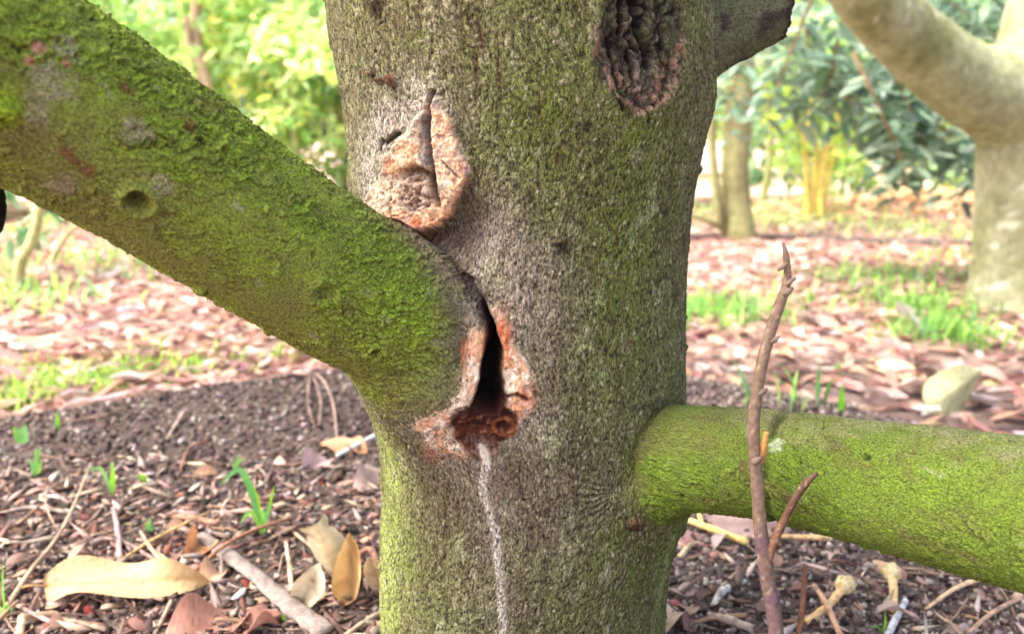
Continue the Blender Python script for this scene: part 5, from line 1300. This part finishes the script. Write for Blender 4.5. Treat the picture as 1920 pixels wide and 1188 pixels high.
# ------------------------------------------------------------------ background trees
def woodc(V, c1, c2, sc=6, spots=None):
    c = mixc(np.tile(srgb(*c1), (len(V), 1)), srgb(*c2), sstep(-.2, .4, fbm(V * [sc, sc, sc * .6], 3)))
    if spots: c = mixc(c, srgb(*spots), .8 * sstep(.36, .5, fbm(V * 22 + 8, 2)))
    return c
def wood(nm, pts, r, root, c1, c2, sides=20, n=None, seed=0, spots=None, rough=.03, label=None):
    V, Fq = tube(pts, r, sides, n or 10 * len(pts), rough, seed)
    return part(nm, mesh_from(nm, V, Fq, True, MAT_FARBARK, {'Col': ('COL', woodc(V, c1, c2, spots=spots))}), root, label)

# the pale tree on the right
BT_Y = 4.35
bt0 = PY(1965, 590, BT_Y); bt0[2] = T1(bt0[0], bt0[1])
pale_tree = thing('pale_tree', 'pale grey trunked tree with a thick arching limb and hanging leaves', 'tree', bt0)
mpp = BT_Y / F
def bt(px, py, y=BT_Y): return PY(px, py, y)
wood('trunk', [np.array([bt0[0], bt0[1], bt0[2] - .2]), bt0 + [0, 0, .05], bt(1960, 470), bt(1962, 330), bt(1968, 200), bt(1985, 60), bt(2010, -150), bt(2040, -600), bt(2060, -1000)], [.46, .40, .325, .31, .31, .25, .20, .16, .08], pale_tree, (146, 146, 120), (120, 122, 88), 40, 120, 1, spots=(196, 194, 178), rough=.006)
wood('branch', [bt(1975, 235, 4.35), bt(1890, 185, 4.3), bt(1805, 150, 4.2), bt(1715, 80, 4.1), bt(1640, 5, 4.0), bt(1570, -90, 3.9), bt(1480, -250, 3.8)], [.30, .235, .175, .155, .142, .13, .09], pale_tree, (150, 154, 120), (122, 126, 88), 32, 90, 2, spots=(200, 198, 182), rough=.006)

def leaf_mesh(nm, base, seed):
    V, Fq = leaf_grid(1.0, .34, arch=.06, cup=.22, wave=.03, nu=7, nv=3, seed=seed, stalk=0)
    c = mixc(np.tile(srgb(*base), (len(V), 1)), srgb(*[min(255, int(v * 1.25)) for v in base]), np.exp(-(V[:, 1] / .03) ** 2) * .6)
    return mesh_from(nm, V, Fq, True, MAT_LEAF, {'Col': ('COL', c)})
teal = [leaf_mesh('leaf', b, i) for i, b in enumerate([(122, 150, 130), (142, 170, 150), (98, 128, 110), (176, 196, 180), (140, 172, 128)])]
sprays = [([(1560, -90), (1510, 30), (1470, 130), (1425, 235)], 4.0, 24), ([(1600, -60), (1570, 80), (1545, 170), (1485, 235)], 4.1, 24), ([(1620, 20), (1680, 150), (1725, 250), (1745, 340)], 4.05, 28), ([(1640, 60), (1740, 200), (1785, 270), (1805, 325)], 4.15, 26),
          ([(1530, 60), (1580, 170), (1640, 240), (1700, 290)], 4.2, 26), ([(1470, -90), (1415, 30), (1385, 130), (1365, 210)], 4.3, 22), ([(1700, 180), (1770, 240), (1830, 290), (1845, 340)], 4.3, 20), ([(1560, 120), (1620, 200), (1680, 250), (1720, 320)], 4.4, 22), ([(1500, 20), (1530, 110), (1590, 160), (1660, 190)], 4.35, 22), ([(1420, -60), (1440, 60), (1500, 100), (1560, 150)], 4.5, 18), ([(1600, 100), (1660, 230), (1690, 300), (1700, 350)], 3.95, 18),
          ([(1700, -90), (1780, 0), (1840, 50), (1880, 80)], 5.3, 18), ([(1820, -90), (1860, -10), (1900, 40), (1925, 90)], 5.2, 18), ([(1740, -120), (1800, -20), (1820, 40), (1830, 90)], 5.5, 16)]
sprays = [(pl, y + (.75 if y < 5 else .2), nl) for pl, y, nl in sprays]
for k, (pl, y, nl) in enumerate(sprays):
    pts = [PY(px, py, y + .05 * i) for i, (px, py) in enumerate(pl)]
    pts[0] = PY(*pl[0], y)
    tw_o = wood('leafy_twig', pts, [.012, .009, .006, .003], pale_tree, (176, 148, 120), (140, 110, 86), 6, 16, k)
    C = catmull(pts, 60)
    for i in range(nl):
        t = .12 + .88 * (i + random.random() * .6) / nl
        j = min(58, int(t * 59)); p = C[j]; d = C[j + 1] - C[j]; d /= np.linalg.norm(d)
        side = 1 if i % 2 else -1
        v = d * .6 + np.array([side * .85, random.uniform(-.6, .6), -.05 + random.gauss(0, .3)]); v /= np.linalg.norm(v)
        o = link('leaf', teal[random.choice((0, 0, 1, 1, 2, 3, 4))], tw_o)
        X = Vector(v); Z = Vector((random.gauss(0, .4), random.gauss(-.35, .3), 1)); Y = Z.cross(X).normalized(); Z = X.cross(Y)
        s = random.uniform(.125, .195)
        M = Matrix((X, Y, Z)).transposed().to_4x4()
        o.matrix_basis = Matrix.Translation(Vector(p)) @ M @ Matrix.Diagonal((s, s * random.uniform(.9, 1.2), s, 1))

fp = []
for pl, y, nl in sprays:
    C = catmull([PY(px, py, y + .08 * i) for i, (px, py) in enumerate(pl)], 80)
    fp.append(C[RNG.integers(8, 80, 60)] + RNG.normal(size=(60, 3)) * [.13, .12, .10])
fp = np.vstack(fp); n = len(fp); L = RNG.uniform(.11, .17, n)
me = leaf_cloud('foliage', fp, L, L * RNG.uniform(.34, .44, n), RNG.uniform(0, 6.28, n), RNG.normal(-.25, .35, n), RNG.normal(0, .6, n), pal(n, [(122, 150, 130), (142, 170, 150), (98, 128, 110), (170, 190, 160)], [2, 2, 2, 1]), MAT_LEAF, .2)
o = part('foliage', me, pale_tree); o['kind'] = 'stuff'

# generic leafy background tree or shrub
def leafy(name, label, group, trunk_pts, radii, bark, clumps, nleaf, Lr, palette, weights, droop=.5, sides=12, extra=(), seed=0, cat='tree'):
    root = thing(name, label, cat, trunk_pts[0], group)
    wood('trunk', [np.array(trunk_pts[0]) - [0, 0, .1]] + list(trunk_pts), [radii[0] * 1.15] + list(radii), root, *bark, sides=sides, seed=seed)
    for e_p, e_r in extra: wood('branch', e_p, e_r, root, *bark, sides=8, seed=seed + 5)
    w = np.array([c[1][0] * c[1][1] * c[1][2] for c in clumps]) ** .7; w /= w.sum()
    ps = []
    for (c, r), ww in zip(clumps, w):
        # leaves gather on twig tips: many small sub-clumps through the volume
        m = max(6, int(nleaf * ww)); k = max(3, m // 22)
        sc = RNG.normal(size=(k, 3)); sc /= np.linalg.norm(sc, axis=1)[:, None]; sc *= (RNG.random((k, 1)) ** .45)
        q = sc[RNG.integers(0, k, m)] + RNG.normal(0, .13, (m, 3))
        ps.append(np.array(c) + q * np.array(r))
    P_ = np.vstack(ps); n = len(P_)
    P_ = P_[P_[:, 2] > terrain(P_[:, 0], P_[:, 1]) + .08]; n = len(P_)
    L = RNG.uniform(*Lr, n)
    me = leaf_cloud('crown', P_, L, L * RNG.uniform(.34, .48, n), RNG.uniform(0, 6.28, n), -droop + RNG.normal(0, .4, n), RNG.normal(0, .6, n), pal(n, palette, weights), MAT_LEAF, .2)
    part('crown', me, root)
    return root
def gp(px, y): 
    x = (px - 960) / F * y / _cp
    return np.array([x, y, T1(x, y)])
YG = [(198, 226, 136), (184, 218, 146), (220, 236, 164), (168, 210, 146), (230, 230, 122)]
BG = [(140, 180, 136), (164, 200, 156), (118, 160, 126), (186, 210, 170)]
GREY = ((196, 172, 158), (170, 146, 130))
GREENST = ((168, 172, 120), (140, 144, 96))
# slim trunk behind the right edge, with its side stem
b = gp(1382, 7.4); top = PY(1392, 60, 7.4)
leafy('slim_tree', 'slim grey-green trunk with a thin side stem standing beyond the hose', None, [b, PY(1378, 330, 7.4), PY(1385, 200, 7.4), top, top + [.1, 0, 1.2], top + [.2, .1, 2.4]], [.13, .115, .12, .12, .09, .04], ((140, 140, 100), (116, 112, 82)),
      [(top + [-.4, .4, 1.0], (1.5, 1., .8)), (top + [.8, .6, 1.3], (1.4, 1., .9))], 1600, (.12, .2), BG, [2, 1, 2, 1], extra=[([PY(1352, 420, 7.35), PY(1340, 330, 7.3), PY(1335, 230, 7.3), PY(1350, 100, 7.3)], [.04, .035, .035, .03]), ([PY(1362, 432, 7.38), PY(1330, 415, 7.3), PY(1296, 402, 7.3)], [.03, .025, .02])], seed=3)
# thin pinkish trunk top left
b = gp(372, 8.6)
leafy('forked_tree', 'thin pinkish grey forked trunk among bright green foliage', None, [b, PY(388, 330, 8.6), PY(392, 200, 8.6), PY(380, 130, 8.6), PY(368, 60, 8.6), PY(372, -40, 8.6), PY(380, -260, 8.6)], [.085, .07, .065, .06, .055, .05, .03], GREY,
      [(PY(330, -60, 8.8), (1.4, .8, .6)), (PY(470, 20, 8.9), (.9, .7, .6))], 900, (.13, .2), YG, [3, 2, 2, 2, 1], extra=[([PY(382, 140, 8.6), PY(358, 90, 8.55), PY(348, 30, 8.5)], [.045, .035, .025]), ([PY(390, 190, 8.6), PY(350, 140, 8.5), PY(330, 110, 8.5)], [.04, .03, .02])], seed=4)
# two young stems low on the left
b = gp(40, 5.0)
b2 = G(40, 548)
leafy('young_tree', 'young bent greenish stem with a low side shoot below the mossy limb', None, [b2, b2 + (PY(38, 500, 5.) - PY(40, 548, 5.)), b2 + (PY(62, 450, 5.) - PY(40, 548, 5.)), b2 + (PY(74, 390, 5.) - PY(40, 548, 5.)), b2 + (PY(80, 330, 5.) - PY(40, 548, 5.)), b2 + (PY(90, 200, 5.) - PY(40, 548, 5.))], [.034, .03, .028, .026, .022, .014], GREENST,
      [(PY(25, 415, 5.1), (.14, .14, .14)), (PY(60, 330, 5.1), (.35, .3, .25)), (PY(30, 560, 5.0), (.22, .2, .1))], 190, (.1, .17), BG, [2, 2, 1, 1], extra=[([b2 + [0, 0, .02], b2 + (PY(0, 500, 5.) - PY(40, 548, 5.))], [.03, .022])], seed=5)
b2 = G(98, 500)
leafy('young_tree', 'pale leaning forked sapling in the litter behind the bent greenish stem', None, [b2, b2 + (PY(112, 460, 5.6) - PY(98, 500, 5.6)), b2 + (PY(140, 425, 5.6) - PY(98, 500, 5.6)), b2 + (PY(170, 405, 5.6) - PY(98, 500, 5.6)), b2 + (PY(230, 330, 5.6) - PY(98, 500, 5.6))], [.03, .026, .02, .014, .008], ((206, 196, 166), (180, 170, 130)),
      [(PY(120, 408, 5.8), (.3, .3, .1)), (PY(200, 350, 5.9), (.4, .3, .2)), (PY(110, 520, 5.5), (.25, .2, .08))], 170, (.08, .14), YG, [1, 2, 1, 2, 2], extra=[([b2 + (PY(140, 425, 5.6) - PY(98, 500, 5.6)), b2 + (PY(130, 390, 5.6) - PY(98, 500, 5.6))], [.014, .008])], seed=6)
# plant with yellow stalks
b = gp(1512, 9.0)
root = thing('yellow_stalked_plant', 'clump of upright yellow stalks behind the hanging leaves', 'plant', b)
for i in range(7):
    ox = random.uniform(-.10, .10)
    V, Fq = tube([b + [ox, random.uniform(-.1, .1), -.03], b + [ox * 1.2, 0, .35], b + [ox * 1.9, 0, .75], b + [ox * 3 + random.uniform(-.15, .15), 0, 1.05 + random.uniform(-.15, .2)]], [.03, .032, .022, .008], 8, 14, .03, i)
    part('stalk', mesh_from('stalk', V, Fq, True, MAT_FARBARK, {'Col': ('COL', woodc(V, (206, 190, 104), (186, 150, 92)))}), root)
n = 120
P_ = b + RNG.normal(0, 1, (n, 3)) * [.35, .2, .25] + [0, 0, 1.05]
me = leaf_cloud('crown', P_, RNG.uniform(.15, .3, n), RNG.uniform(.05, .08, n), RNG.uniform(0, 6.28, n), RNG.normal(-.2, .5, n), RNG.normal(0, .5, n), pal(n, [(190, 210, 80), (160, 200, 90)], [1, 1]), MAT_LEAF)
part('crown', me, root)

# foliage behind: rows of leafy trees
rows_ = [(-120, 9.2, 'L'), (120, 10.2, 'L'), (250, 9.0, 'L'), (440, 10.0, 'L'), (560, 8.8, 'L'), (650, 9.6, 'B'), (760, 10.5, 'L'), (900, 10.0, 'B'), (1080, 10.2, 'L'), (1230, 10.8, 'L'), (1420, 12.0, 'R'), (1560, 12.5, 'B'), (1700, 12.0, 'R'), (1850, 11.5, 'B'), (2010, 11.8, 'R')]
LOOK = {'L': ('bright yellow-green leafy tree in the row behind the mossy limb', 'yellow-green trees behind the mossy limb', YG, [4, 3, 3, 2, 1.0]), 'B': ('blue-green leafy tree in the row behind the wounded trunk', 'blue-green trees behind the wounded trunk', BG, [3, 2, 2, 2]), 'R': ('pale yellow-green leafy tree beyond the lawn on the right', 'yellow-green trees beyond the lawn', YG, [3, 3, 3, 2, .6])}
for i, (px, y, k) in enumerate(rows_):
    b = gp(px, y); lb, gr, pl, wt = LOOK[k]
    low = .65 if k == 'L' else .42
    cl = []
    for j in range(9):
        cl.append((b + [random.gauss(0, .75), random.gauss(0, .35), low + random.uniform(-.1, 2.5)], (random.uniform(.55, .95), random.uniform(.4, .6), random.uniform(.35, .6))))
    leafy('background_tree', lb, gr, [b, b + [.05, 0, .8], b + [-.05, 0, 1.8], b + [.05, 0, 2.9]], [.045, .04, .03, .015], GREENST, cl, 2800, (.12, .21), pl, wt, seed=20 + i)
for i in range(14):
    px = -500 + i * 230 + random.uniform(-60, 60); y = random.uniform(17, 24); b = gp(px, y)
    cl = [(b + [random.gauss(0, 1.5), random.gauss(0, .6), random.uniform(.9, 5.5)], (random.uniform(1.1, 1.7), .9, random.uniform(.7, 1.1))) for j in range(10)]
    leafy('far_tree', 'far leafy tree in the distant row closing off the orchard', 'distant orchard trees', [b, b + [0, 0, 2], b + [.1, 0, 4.5]], [.14, .1, .05], GREY, cl, 1900, (.28, .5), YG + BG, [3, 3, 3, 2, .5, 1, 2, 1, 2], seed=50 + i)

# ------------------------------------------------------------------ unseen crown added over the wounded tree to shade trunk and soil
def shade_crown():
    top = np.array([float(tr_c(2.0)), AX_Y, 0.0])
    ps = []
    for i in range(9):
        a = i * 2.4; z = 1.55 + .27 * i
        e = top + [math.cos(a) * 2.0 - .75, math.sin(a) * 1.7, z + .75]
        pts = [top + [0, 0, z], lerp(top + [0, 0, z], e, .5) + [0, 0, .12], e]
        wood('branch', pts, [.06, .045, .02], tree_root, (124, 118, 86), (104, 100, 72), 10, 24, 90 + i)
        ps.append(e + RNG.normal(size=(430, 3)) * [.70, .65, .28]); ps.append(pts[1] + RNG.normal(size=(190, 3)) * [.55, .5, .24])
    P_ = np.vstack(ps); P_ = P_[P_[:, 2] > 1.75]; n = len(P_)
    L = RNG.uniform(.12, .2, n)
    me = leaf_cloud('crown', P_, L, L * RNG.uniform(.34, .46, n), RNG.uniform(0, 6.28, n), -.35 + RNG.normal(0, .4, n), RNG.normal(0, .6, n), pal(n, [(96, 128, 92), (112, 146, 96), (84, 114, 84)], [2, 2, 1]), MAT_LEAF, .2)
    part('crown', me, tree_root)
shade_crown()

# ------------------------------------------------------------------ hose and strap
hp = []
for px, py in ((1220, 452), (1300, 451), (1400, 452), (1500, 452), (1600, 458), (1700, 461), (1790, 464), (1900, 466)):
    hp.append(G(px, py, .03))
V, Fq = tube(hp, [.028] * 8, 10, 60, .02, 4)
me = mesh_from('hose', V, Fq, True, MAT_FARBARK, {'Col': ('COL', np.tile(srgb(86, 78, 76), (len(V), 1)))})
tag(link('irrigation_hose', me), 'dark hose lying across the litter in front of the lawn', 'hose')
V, Fq = tube([PY(-14, 330, .72), PY(-8, 362, .71), PY(-6, 395, .715), PY(-12, 428, .73), PY(-30, 440, .74)], [.006, .0065, .007, .0065, .003], 12, 26, .03, 9)
me = mesh_from('strap', V, Fq, True, MAT_FARBARK, {'Col': ('COL', np.tile(srgb(22, 22, 26), (len(V), 1)))})
tag(link('black_cord', me), 'short black cord hanging below the mossy limb', 'cord')
